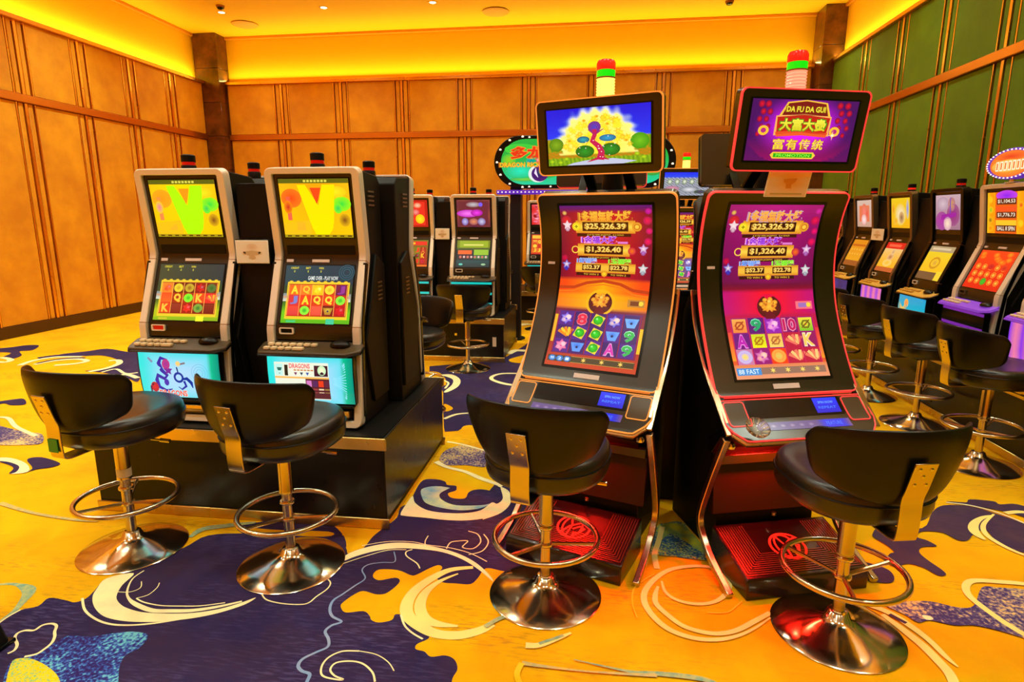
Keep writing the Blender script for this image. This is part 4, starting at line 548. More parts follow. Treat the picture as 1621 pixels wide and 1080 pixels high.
def reels(A, cells, x0, y0, x1, y1, gut=(250, 200, 60), cellbg=None, l=2):
    nr, nc = len(cells), len(cells[0]); cw, ch = (x1 - x0) / nc, (y1 - y0) / nr
    for j in range(nr):
        for i in range(nc):
            cx, cy = x0 + cw * (i + .5), y0 + ch * (j + .5); c = cells[j][i]; k = c[0]
            if cellbg or len(c) > 3: A.rect(cx - cw / 2, cy - ch / 2, cx + cw / 2, cy + ch / 2, (c[3] if len(c) > 3 else cellbg), l)
            r = min(cw, ch) * .46
            if k == 'disc': A.disc(cx, cy, r, r * .95, c[1], c[2], l + 1); A.circ(cx, cy, r * .6, r * .16, c[2], l + 2, n=12)
            elif k == 'gem':
                a = .35; q = [(cx + r * 1.1 * math.cos(PI / 4 + PI / 2 * n + a), cy + r * 1.1 * math.sin(PI / 4 + PI / 2 * n + a)) for n in range(4)]
                A.poly(q, (236, 210, 50), l + 1); A.disc(cx, cy, r * .75, r * .72, c[1], c[2], l + 2, 8); A.disc(cx - r * .2, cy - r * .2, r * .2, r * .2, (190, 255, 170), c[1], l + 3, 8)
            elif k == 'fan':
                for n in range(5): a = -2.6 + n * .42; A.line([(cx + r * .6, cy + r * .6), (cx + r * .4 + 1.5 * r * math.cos(a), cy + r * .5 + 1.3 * r * math.sin(a))], r * .42, mixc(c[1], c[2], n % 2), l + 1)
            elif k == 'pot':
                A.poly([(cx - r, cy - r * .6), (cx + r, cy - r * .6), (cx + r * .55, cy + r * .8), (cx - r * .55, cy + r * .8)], c[1], l + 1); A.disc(cx, cy - r * .1, r * .7, r * .5, c[2], c[1], l + 2); A.disc(cx, cy + r * .1, r * .2, r * .2, (20, 20, 90), None, l + 3, 8)
            elif k == 'flower':
                A.star(cx, cy, r, r * .62, 6, c[1], c[2], l + 1); A.disc(cx - r * .3, cy + r * .25, r * .45, r * .4, c[1], mixc(c[1], c[2], .5), l + 2, 9); A.disc(cx + r * .3, cy - r * .2, r * .42, r * .4, mixc(c[1], (255, 255, 255), .4), c[1], l + 3, 9); A.disc(cx, cy + r * .1, r * .16, None, c[2], None, l + 4, 6)
            elif k == 'scroll':
                A.rect(cx - r * .95, cy - r * .95, cx + r * .95, cy + r * .95, c[1], l + 1, c[2]); A.circ(cx, cy, r * .55, r * .26, mixc(c[2], (120, 20, 10), .5), l + 2, n=6); A.disc(cx, cy, r * .3, r * .3, (230, 70, 30), c[1], l + 2, 8); A.line([(cx - r * .6, cy + r * .5), (cx + r * .6, cy - r * .6)], r * .18, mixc(c[2], (120, 20, 10), .6), l + 3)
            elif k == 'bar': A.rect(cx - cw * .42, cy - ch * .42, cx + cw * .42, cy + ch * .42, c[1], l + 1, c[2])
            else: A.text(k, cx, cy, cw * (.62 if len(k) == 1 else .8), ch * .78, c[1], l + 1, .03, c[2])
    for i in range(nc + 1): A.rect(x0 + cw * i - .012 * (x1 - x0) / 2, y0, x0 + cw * i + .012 * (x1 - x0) / 2, y1, gut, l + 4)
def art_reels(A, style):  # 100 x 86
    TOP = (52, 62, 36) if style == 0 else (10, 62, 74)
    A.grid(lambda x, y: mixc(TOP, (10, 40, 60), x / 150) if y < 30 else mixc((40, 66, 34), (110, 196, 20) if style else (176, 190, 20), (y - 50) / 20), 10, 16)
    for k, (t, x) in enumerate((('CREDIT', 13), ('BET', 33), ('WIN', 52))): A.text(t, x, 4, 12 if k == 0 else 7, 3, (232, 220, 40), 1); A.text('0', x, 9, 1.8, 3.4, (220, 220, 60), 1)
    if style:
        A.text('GAME OVER - PLAY NOW', 56, 19, 44, 6, (236, 240, 230), 1)
        for r in (5, 8, 11): A.circ(90, 10, r, .8, (30, 96, 110), 1)
    for s_ in (0, 92): A.rect(s_, 42, s_ + 7, 54, (120, 130, 130), 1, (220, 220, 200)); A.rect(s_ + .5, 46, s_ + 6.5, 49, (200, 150, 120), 2)
    A.rect(5, 25, 96, 80, (244, 200, 40), 1); A.rect(7, 28, 94, 76, (150, 20, 10), 2)
    for k in range(9): A.disc(10 + k * 10, 25, 3, 2, (250, 220, 60), (230, 180, 30), 1, 8)
    o, r, g, y, d = (250, 110, 20), (210, 30, 16), (60, 200, 40), (244, 206, 40), (110, 50, 12)
    if style == 0:
        cells = [[('flower', (250, 60, 30), (255, 120, 40), (255, 130, 30)), ('disc', (210, 160, 20), (230, 210, 40), (120, 20, 8)), ('disc', (150, 90, 20), (200, 170, 40), (110, 24, 8)), ('flower', (180, 10, 20), (230, 20, 20), (150, 20, 10)), ('disc', (20, 110, 30), (90, 110, 50), (120, 40, 10))],
                 [('bar', (250, 80, 20), (240, 100, 30), (230, 60, 20)), ('Q', (252, 200, 50), (250, 160, 30), (170, 40, 10)), ('disc', (40, 200, 30), (140, 240, 40), (180, 40, 10)), ('K', (255, 200, 60), (250, 120, 30), (230, 70, 20)), ('fan', (255, 90, 60), (255, 180, 40), (230, 40, 30))],
                 [('K', (255, 196, 60), (250, 120, 30), (230, 60, 20)), ('bar', (150, 50, 30), (140, 30, 20), (120, 20, 10)), ('flower', (220, 20, 20), (240, 50, 30), (170, 20, 10)), ('disc', (30, 120, 40), (130, 170, 60), (130, 20, 10)), ('bar', (140, 40, 20), (120, 24, 14), (110, 20, 10))]]
    else:
        cells = [[('A', (252, 220, 50), (250, 150, 20), (240, 100, 20)), ('Q', (255, 200, 50), (240, 120, 20), (250, 120, 30)), ('star', (255, 230, 40), (240, 190, 20), (240, 190, 20)), ('disc', (220, 180, 30), (250, 220, 50), (210, 60, 10)), ('J', (150, 50, 140), (90, 20, 130), (120, 10, 60))],
                 [('J', (120, 130, 200), (200, 60, 90), (220, 50, 50)), ('A', (255, 220, 50), (250, 140, 20), (240, 60, 20)), ('Q', (255, 220, 60), (250, 140, 20), (220, 60, 20)), ('Q', (255, 220, 60), (250, 140, 20), (230, 60, 20)), ('disc', (30, 190, 40), (150, 240, 60), (200, 30, 20))],
                 [('bar', (240, 70, 50), (220, 60, 60), (230, 40, 40)), ('disc', (20, 180, 40), (150, 240, 60), (200, 30, 20)), ('bar', (250, 90, 60), (230, 80, 60), (230, 60, 30)), ('pot', (190, 140, 40), (220, 190, 60), (120, 20, 10)), ('flower', (210, 10, 20), (230, 20, 30), (190, 10, 20))]]
        cells[0][2] = ('flower', (255, 230, 40), (240, 200, 20), (240, 190, 20))
    reels(A, cells, 8, 29, 93, 75, (250, 170, 70), None, 3)
    A.rect(0, 81, 100, 86, (90, 180, 20) if style else (140, 180, 20), 2); A.rect(66, 79, 78, 87, (240, 240, 40) if not style else (60, 200, 150), 3)
    A.rect(8, 82, 22, 85, (60, 200, 120) if style else (200, 190, 40), 3)
def art_belly(A, style):  # 100 x 52
    A.grid(lambda x, y: mixc((176, 214, 246), (10, 222, 214), max(abs(x - 52) / 50, abs(y - 28) / 34) ** 2.2) if x < 89 else mixc((0, 190, 140), (0, 140, 120), (x - 89) / 11), 20, 12)
    if style == 0:
        B, P = (30, 26, 160), (150, 40, 150)
        A.line([(36, 8), (28, 6), (25, 12), (28, 20), (34, 26), (30, 30), (22, 26), (20, 32), (22, 40), (30, 44), (38, 42)], [2, 4, 5, 5, 4, 4, 5, 5, 4, 3, 1], B, 2)
        A.disc(34, 13, 5, 6, P, (190, 50, 120), 3); A.star(36, 20, 6, 3, 5, (110, 30, 150), None, 3); A.disc(32, 34, 3, 4, (60, 40, 170), None, 3)
        A.circ(48, 28, 5, 2.6, (24, 50, 150), 2); A.line([(52, 30), (58, 29), (63, 34), (64, 40)], [2, 4, 4, 1], (20, 50, 150), 2); A.line([(54, 32), (56, 38), (50, 42), (46, 39)], [3, 3, 2, 1], (24, 40, 160), 2)
        A.line([(47, 16), (48, 22)], 1.6, (20, 40, 110), 2); A.disc(49, 12, 3, 3, (246, 210, 90), (240, 200, 150), 2); A.line([(50, 13), (58, 11)], 2, (130, 110, 120), 2); A.line([(12, 6), (17, 11)], 2.4, (130, 130, 170), 2)
        A.disc(16, 40, 5, 6, (210, 30, 50), (180, 20, 50), 2); A.line([(11, 46), (11, 40), (15, 36)], 2, (80, 10, 60), 3)
        for r in (4, 7, 10): A.circ(75, 22, r, .5, (120, 180, 220), 2)
        A.text('DRAGONS', 38, 47, 34, 7, (230, 70, 60), 3, .02, (250, 200, 190))
    else:
        A.rect(8, 6, 72, 48, (232, 236, 214), 1); A.rect(8, 22, 72, 24, (240, 180, 90), 2); A.rect(9, 8, 18, 21, (190, 236, 226), 2)
        A.poly([(11, 12), (17, 12), (14.5, 19), (13.5, 19)], (10, 100, 90), 3); A.rect(20, 9, 24, 21, (20, 20, 20), 2)
        A.text('DRAGONS', 38, 10, 24, 5, (220, 60, 60), 3, .01, (250, 200, 190)); [A.rect(31 + q * 4, 13.8, 34 + q * 4, 15.2, (200, 120, 60), 3) for q in range(6)]
        for k, c in enumerate(((110, 20, 90), (10, 60, 90), (20, 80, 170))): A.poly([(31 + k * 7, 17), (35 + k * 7, 17), (33 + k * 7, 20.5)], c, 3)
        A.rect(55, 9, 71, 21, (60, 14, 40), 2); A.disc(64, 14.5, 5, 5.5, (250, 250, 200), (190, 230, 180), 3)
        A.rect(44, 24, 72, 47, (90, 30, 40), 2)
        for k in range(4): A.rect(45 + k * 7, 26, 51 + k * 7, 33, ((210, 120, 190), (90, 40, 90), (230, 60, 30), (100, 40, 60))[k], 3); A.rect(45 + k * 7, 35, 51 + k * 7, 40, ((120, 100, 40), (160, 60, 60), (230, 200, 160), (150, 120, 60))[k], 3)
        for k in range(16):
            a = -1.2 + k * .16; A.line([(76 + 2 * math.cos(a), 26 + 3 * math.sin(a)), (90 + 2 * math.cos(a), 26 + 22 * math.sin(a))], [.3, .9], (150, 226, 250), 2)
def art_jackpot_tall(A, style):    # 350 x 660
    gold, dgold = (250, 206, 70), (214, 130, 30)
    if style == 0:
        def bg(x, y):
            if y < 30: return mixc((90, 10, 110), (120, 6, 60), y / 30)
            if y < 300: return mixc((196, 10, 30), (120, 0, 40), (abs(x - 175) / 175) ** 2)
            if y < 420: return mixc((238, 70, 16), (252, 170, 10), 1 - abs(x - 175) / 150) if y < 350 else mixc((250, 190, 10), (250, 120, 10), abs(x - 175) / 175)
            return mixc((120, 10, 50), (200, 60, 20), (y - 420) / 240)
    else:
        def bg(x, y):
            if y < 300: return mixc((180, 0, 120), (110, 0, 70), y / 420 + abs(x - 175) / 500)
            if y < 330: return mixc((110, 0, 50), (150, 0, 30), (y - 300) / 30)
            if y < 420: return mixc((250, 10, 30), (190, 0, 110), abs(x - 175) / 165)
            return mixc((190, 10, 70), (236, 120, 30), (y - 440) / 220)
    A.grid(bg, 16, 44)
    for x, y, r, c in ((18, 30, 9, (236, 200, 90)), (332, 60, 16, (230, 0, 80)), (338, 100, 12, (240, 0, 110)), (334, 140, 14, (240, 0, 90)), (14, 210, 12, (210, 0, 60)), (24, 60, 20, (226, 30, 40)), (336, 24, 12, (210, 20, 160))): A.disc(x, y, r, None, c, mixc(c, (120, 0, 60), .5), 1, 14)
    # name plates
    A.text('1多福無敵大獎', 175, 44, 200, 42, (250, 190, 60) if style == 0 else (246, 176, 70), 2, .03, (200, 120, 40) if style == 0 else (190, 150, 170), c2=(236, 150, 40))
    def plate(x0, y0, x1, y1, txt, cap):
        A.rect(x0 - 26, y0 - 6, x1 + 26, y1 + 8, dgold, 1, gold, dgold); A.rect(x0, y0, x1, y1, (50, 6, 8), 2)
        A.text(txt, (x0 + x1) / 2, (y0 + y1) / 2, (x1 - x0) * .88, (y1 - y0) * .72, (252, 226, 120), 3, .02, (190, 130, 40), c2=(236, 190, 80))
        A.rect(x0 - 22, y1 + 9, x1 + 10, y1 + 21, (60, 10, 10), 1); A.text(cap, (x0 + x1) / 2, y1 + 15, (x1 - x0) * .8, 7, (240, 190, 60), 2)
    plate(86, 66, 262, 102, '$25,326.39', 'X 8 TO WIN JACKPOT   X 4 GOLD')
    A.disc(62, 84, 17, 17, (252, 240, 60), (226, 190, 20), 3); A.star(62, 84, 8, 4, 4, (150, 130, 10), None, 4)
    A.disc(294, 84, 18, 18, gold, dgold, 3); A.circ(294, 84, 10, 3, (190, 90, 20), 4)
    A.text('1金福大獎', 150, 136, 136, 28, (140, 40, 210), 2, .03, (246, 160, 226)); A.rect(222, 142, 260, 150, (220, 120, 200), 2)
    plate(92, 158, 242, 192, '$1,326.40', 'X 8 TO WIN JACKPOT   3 GOLD')
    A.circ(56, 176, 13, 4, gold, 3); A.disc(276, 178, 15, 15, (240, 110, 20), (190, 20, 60), 3)
    A.text('1銀福獎', 104, 219, 78, 19, (90, 150, 236), 2, .02, (190, 200, 240)); A.text('1玉福獎', 232, 219, 84, 19, (110, 220, 30), 2, .02, (180, 250, 90))
    plate(86, 234, 160, 258, '$52.37', 'TO WIN 3'); plate(192, 234, 266, 258, '$22.78', 'TO WIN 2')
    A.disc(175, 270, 12, 12, (250, 220, 40), dgold, 4)
    for x, y, c in ((26, 78, (226, 190, 200)), (318, 168, (180, 110, 190)), (22, 236, (50, 50, 190)), (320, 244, (170, 190, 190))):
        A.star(x, y, 20, 10, 5, (246, 220, 220), c, 2); A.disc(x, y + 16, 9, 10, c, mixc(c, (90, 0, 60), .4), 2, 12)
    # scene with the gold medallion
    if style == 0:
        A.line([(0, 330), (60, 328), (110, 308), (175, 298), (240, 308), (290, 330), (350, 336)], 12, (190, 60, 20), 1); A.line([(0, 345), (60, 342), (110, 322), (175, 312), (240, 322), (290, 345), (350, 352)], 5, (236, 120, 20), 1)
    A.disc(172, 386, 56, 54, (236, 150, 10), (250, 180, 20), 1) if style == 0 else A.disc(172, 386, 54, 52, (190, 0, 50), (230, 0, 60), 1)
    A.disc(172, 386, 46, 45, (120, 20, 20), (80, 14, 20), 2, 24)
    for k in range(9):
        a = PI * (1.1 + k * .1 * 1.02) if k else PI * 1.08; r = 30 if k % 2 else 20; A.disc(172 + r * math.cos(-.3 + k * -.35), 386 + r * math.sin(-.3 + k * -.35), 10, 9, (250, 196, 60), (226, 130, 30), 3, 10)
    A.star(172, 384, 32, 20, 9, (250, 190, 60), (226, 130, 30), 3); A.disc(160, 376, 7, 7, (180, 70, 20), (230, 140, 40), 4, 8); A.disc(186, 382, 7, 7, (180, 50, 30), (230, 140, 40), 4, 8); A.disc(174, 364, 8, 7, (252, 220, 110), (240, 160, 50), 4, 8); A.poly([(150, 424), (172, 396), (194, 424), (190, 432), (154, 432)], (110, 10, 30), 4)
    A.rect(276, 366, 340, 396, (190, 130, 50) if style == 0 else (250, 110, 120), 1); A.rect(286, 372, 318, 390, (120, 60, 30) if style == 0 else (160, 110, 180), 2); A.disc(326, 380, 9, 9, (250, 210, 60), None, 2)
    # reels
    if style == 0:
        A.rect(2, 444, 14, 560, (236, 176, 30), 1); A.rect(338, 480, 350, 580, (250, 186, 20), 1)
        A.rect(14, 426, 338, 606, (84, 14, 110), 1, (110, 10, 80))
        P1, P2 = (80, 20, 130), (60, 10, 100)
        hat = lambda: ('flower', (246, 200, 210), (60, 60, 220), P1)
        cells = [[hat(), ('8', (226, 30, 70), (250, 140, 150), P2), ('gem', (40, 220, 30), (10, 150, 20), P2), ('flower', (250, 200, 190), (40, 70, 220), P1), ('pot', (110, 170, 240), (60, 130, 230), P2)],
                 [('fan', (240, 130, 20), (252, 200, 40), P2), ('gem', (40, 220, 30), (10, 150, 20), P1), ('gem', (40, 220, 30), (10, 150, 20), P2), ('pot', (100, 160, 240), (50, 110, 220), P1), ('9', (50, 180, 80), (170, 240, 190), P2)],
                 [('flower', (250, 170, 190), (226, 80, 150), P1), ('pot', (90, 150, 240), (50, 110, 220), P2), ('gem', (40, 220, 30), (10, 150, 20), P1), ('A', (220, 40, 170), (250, 170, 220), P2), ('9', (50, 180, 80), (170, 240, 190), P1)]]
        reels(A, cells, 18, 430, 334, 602, (150, 10, 50), None, 2)
        A.rect(8, 616, 340, 642, (70, 56, 30), 1)
        for k, t in enumerate(('99', '2', '1')): A.disc(26 + k * 30, 629, 14, 12, (60, 150, 220), (40, 110, 190), 2); A.text(t, 26 + k * 30, 629, 14, 12, (220, 240, 250), 3)
        for k in range(3): A.star(150 + k * 70, 628, 11, 5, 6, (250, 220, 120), (220, 170, 50), 2)
        A.circ(174, 629, 1, .1, gold, 2); A.line([(100, 617), (338, 617)], 2, (190, 150, 60), 2); A.line([(100, 641), (338, 641)], 2, (190, 150, 60), 2)
    else:
        A.rect(0, 480, 14, 590, (226, 70, 60), 1, (250, 150, 40)); A.rect(336, 470, 350, 590, (226, 50, 60), 1, (250, 150, 40))
        V1, V2 = (150, 14, 110), (190, 20, 60)
        cells = [[('scroll', (246, 170, 80), (240, 130, 60), V1), ('9', (30, 160, 100), (150, 230, 190), (90, 10, 110)), ('flower', (246, 170, 210), (190, 70, 210), (150, 30, 170)), ('10', (196, 20, 90), (246, 150, 180), (130, 10, 100)), ('scroll', (240, 220, 60), (120, 190, 40), V1)],
                 [('A', (190, 20, 170), (240, 140, 220), (110, 10, 120)), ('scroll', (200, 210, 40), (240, 230, 20), V1), ('scroll', (246, 180, 80), (250, 210, 100), V1), ('fan', (236, 110, 90), (250, 190, 110), V2), ('K', (252, 200, 90), (250, 230, 200), (150, 20, 90))],
                 [('disc', (252, 220, 60), (190, 170, 240), (200, 120, 160)), ('flower', (250, 180, 160), (190, 60, 170), V1), ('disc', (220, 200, 90), (250, 150, 60), (240, 60, 20)), ('fan', (240, 120, 90), (250, 200, 120), V2), ('fan', (240, 120, 90), (250, 200, 120), V2)]]
        reels(A, cells, 16, 426, 334, 606, (200, 30, 80), None, 2)
        A.rect(0, 606, 350, 660, (226, 130, 80), 1, (230, 150, 110)); A.rect(6, 618, 340, 644, (150, 110, 90), 2); A.rect(6, 618, 96, 646, (60, 140, 210), 3)
        A.text('88 FAST', 50, 632, 76, 18, (220, 240, 250), 4)
        for k in range(4): A.star(140 + k * 56, 630, 12, 5, 6, (250, 226, 120), (236, 190, 80), 3)
def art_tree(A):      # 160 x 100
    def bg(x, y):
        c = mixc((0, 16, 210), (10, 60, 240), y / 60)
        d = math.hypot((x - 80) / 66, (y - 42) / 50)
        if y > 52: c = mixc((70, 150, 20), (190, 150, 20), (math.sin(x * .7) + 1) / 2)
        if y > 74: c = mixc((210, 120, 20), (150, 140, 20), (math.sin(x * .5 + y) + 1) / 2)
        if y > 86: c = mixc((150, 190, 30), (90, 140, 20), (math.sin(x * .9 + y * 2) + 1) / 2)
        d = math.hypot((x - 80) / (60 + 4 * math.sin(y * .4)), (y - 76) / (70 + 4 * math.sin(x * .35)))
        if d < 1 and y < 82: c = mixc((252, 232, 50), (250, 240, 130), d)
        elif d < 1.16 and y < 62: c = mixc((235, 235, 230), c, (d - 1) / .16)
        return c
    A.grid(bg, 56, 34); rr = random.Random(3)
    for k in range(90):
        a = rr.uniform(PI, 2 * PI); q = rr.uniform(.3, 1); x = 80 + 54 * q * math.cos(a); y = 74 + 62 * q * math.sin(a)
        A.star(x, y, rr.uniform(4, 8), rr.uniform(2, 3.6), 6, (255, 240, 60), rr.choice(((248, 206, 20), (252, 224, 40), (240, 170, 30))), 1, rr.random())
    for x, y in ((60, 22), (96, 30), (36, 56), (80, 16), (124, 60)): A.disc(x, y, 3, 2.4, (226, 120, 20), (250, 200, 40), 2, 8)
    A.disc(144, 62, 14, 14, (110, 190, 30), (60, 150, 20), 1); A.disc(14, 62, 12, 12, (130, 170, 30), (80, 130, 20), 1)
    A.disc(60, 76, 15, 11, (20, 150, 40), (10, 100, 20), 2); A.disc(100, 74, 15, 11, (20, 150, 40), (10, 100, 20), 2)
    A.disc(58, 55, 10, 6, (30, 170, 190), (10, 90, 110), 2); A.disc(96, 54, 13, 6, (30, 160, 210), (20, 100, 140), 2); A.disc(76, 34, 10, 10, (70, 60, 190), (120, 40, 130), 2)
    A.poly([(40, 96), (62, 92), (104, 90), (140, 96), (120, 100), (30, 100)], (190, 196, 220), 2)
    A.line([(76, 38), (76, 48), (72, 58), (82, 68), (86, 78), (84, 92)], [7, 7, 8, 9, 10, 12], (196, 20, 80), 3); A.line([(84, 88), (72, 92), (64, 95)], [5, 3, 1], (190, 20, 70), 3); A.line([(86, 88), (98, 92)], [5, 1], (190, 20, 70), 3)
    A.line([(76, 46), (66, 38)], [4, 1], (160, 30, 110), 3); A.line([(77, 46), (90, 38)], [4, 1], (160, 30, 110), 3)
    for k in range(18): A.disc(rr.uniform(50, 110), rr.uniform(50, 88), .9, .9, (255, 240, 240), None, 4, 6)
    for x, y in ((6, 92), (20, 94), (150, 90), (140, 84), (30, 88)): A.disc(x, y, 4, 3, (200, 220, 30), (130, 180, 20), 2, 8)
def art_dafu(A):      # 160 x 100
    def bg(x, y):
        d = math.hypot((x - 80) / 62, (y - 44) / 46); c = mixc((220, 20, 240), (70, 4, 90), (d - .5) / .7)
        return mixc(c, (190, 0, 90), max(0, (y - 60)) / 60 * (1 if d < 1.4 else .3))
    A.grid(bg, 40, 26)
    for x in (16, 26, 134, 146):
        for k in range(5): A.disc(x + (2 if k % 2 else -2), 8 + k * 12, 5 - k * .4, 6 - k * .4, (226, 10, 40), (120, 0, 60), 1, 10)
    A.poly([(52, 4), (80, 0), (112, 4), (120, 26), (42, 26)], (246, 190, 60), 1); A.poly([(54, 6), (80, 2), (110, 6), (116, 25), (46, 25)], (120, 20, 20), 2)
    A.poly([(38, 26), (80, 22), (122, 26), (122, 58), (80, 54), (38, 58)], (252, 170, 90), 2); A.poly([(40, 28), (80, 24), (120, 28), (118, 56), (80, 52), (42, 56)], (190, 30, 20), 3); A.poly([(40, 52), (80, 48), (120, 52), (118, 60), (80, 57), (42, 60)], (236, 90, 40), 3)
    A.text('DA FU DA GUI', 81, 15, 58, 9, (240, 226, 60), 3, .02, (150, 110, 20)); A.text('大富大贵', 80, 40, 70, 20, (246, 234, 70), 4, .035, (60, 140, 30), c2=(210, 200, 30))
    [A.text(ch_, 48 + 20 * q, 72, 17, 17, (252, 220, 70), 3, .012, (190, 110, 30)) for q, ch_ in enumerate('富有传统')]; A.poly([(38, 90), (42, 85), (104, 85), (108, 90), (104, 96), (42, 96)], (250, 200, 60), 2); A.rect(43, 87, 103, 94, (40, 170, 20), 3)
    A.text('PROMOTION', 73, 90.5, 52, 5, (150, 240, 60), 4)
    for x, y in ((22, 50), (130, 50)): A.circ(x, y, 6, 4, (252, 190, 50), 3); A.disc(x, y, 9, 9, (190, 40, 120), (150, 10, 130), 2)
    A.star(128, 56, 9, 1.6, 4, (255, 250, 220), (255, 170, 60), 5); A.disc(128, 56, 3, 3, (255, 255, 240), (255, 200, 90), 6)
def art_simple(A, cs, seed, dens=26):     # far screens 100 x 80: broad colour patches
    rr = random.Random(seed)
    A.grid(lambda x, y: mixc(cs[0], cs[1], (math.sin(x * .09 + seed) + math.sin(y * .11 + seed * 2) + 2) / 4), 10, 8)
    for k in range(dens):
        c = rr.choice(cs); x, y = rr.uniform(8, 92), rr.uniform(8, 72); q = rr.uniform(3, 12)
        (A.disc(x, y, min(q, x, 100 - x), min(q * .8, y, 80 - y), c, mixc(c, rr.choice(cs), .6), 1 + k % 4, 10) if k % 3 else A.rect(max(0, x - q), max(0, y - q * .4), min(100, x + q), min(80, y + q * .4), c, 1 + k % 4))
def art_simple_reels(A, bgc, seed, pal, rows_=3, cols=5):
    rr = random.Random(seed); A.grid(lambda x, y: mixc(bgc[0], bgc[1], y / 80), 4, 8)
    kinds = ['disc', 'flower', 'bar', 'disc', 'pot', 'Q', 'K', 'A', 'J']
    cells = [[(rr.choice(kinds), rr.choice(pal), rr.choice(pal), rr.choice(bgc)) for _ in range(cols)] for _ in range(rows_)]
    reels(A, cells, 6, 22, 94, 72, mixc(pal[0], bgc[0], .3), None, 1); A.rect(4, 4, 96, 16, pal[0], 1); A.rect(10, 7, 60, 13, pal[1], 2); A.rect(0, 75, 100, 80, pal[-1], 1)
def art_bonus_board(A, seed):
    A.grid(lambda x, y: mixc((250, 190, 20), (250, 140, 10), abs(math.sin(x * .2))), 10, 8)
    A.rect(22, 0, 80, 80, (226, 90, 20), 1); A.disc(52, 7, 28, 10, (130, 20, 230), (190, 60, 220), 2)
    for k, t in enumerate(('$1,104.53', '$1,776.73', 'BALL 8 SPIN')): y = 18 + k * 26; A.rect(26, y - 6, 78, y + 6, (90, 40, 20), 3); A.text(t, 52, y, 46, 8, (250, 236, 210), 4)
    A.rect(24, 54, 79, 64, (250, 190, 40), 3); A.rect(24, 28, 79, 38, (250, 80, 30), 3)
    for x, y, c in ((8, 14, (240, 190, 30)), (10, 34, (120, 190, 30)), (9, 54, (110, 90, 20)), (10, 70, (250, 120, 20)), (90, 26, (220, 40, 20)), (90, 60, (250, 200, 30))): A.disc(x, y, 7, 7, c, (250, 180, 20), 3)

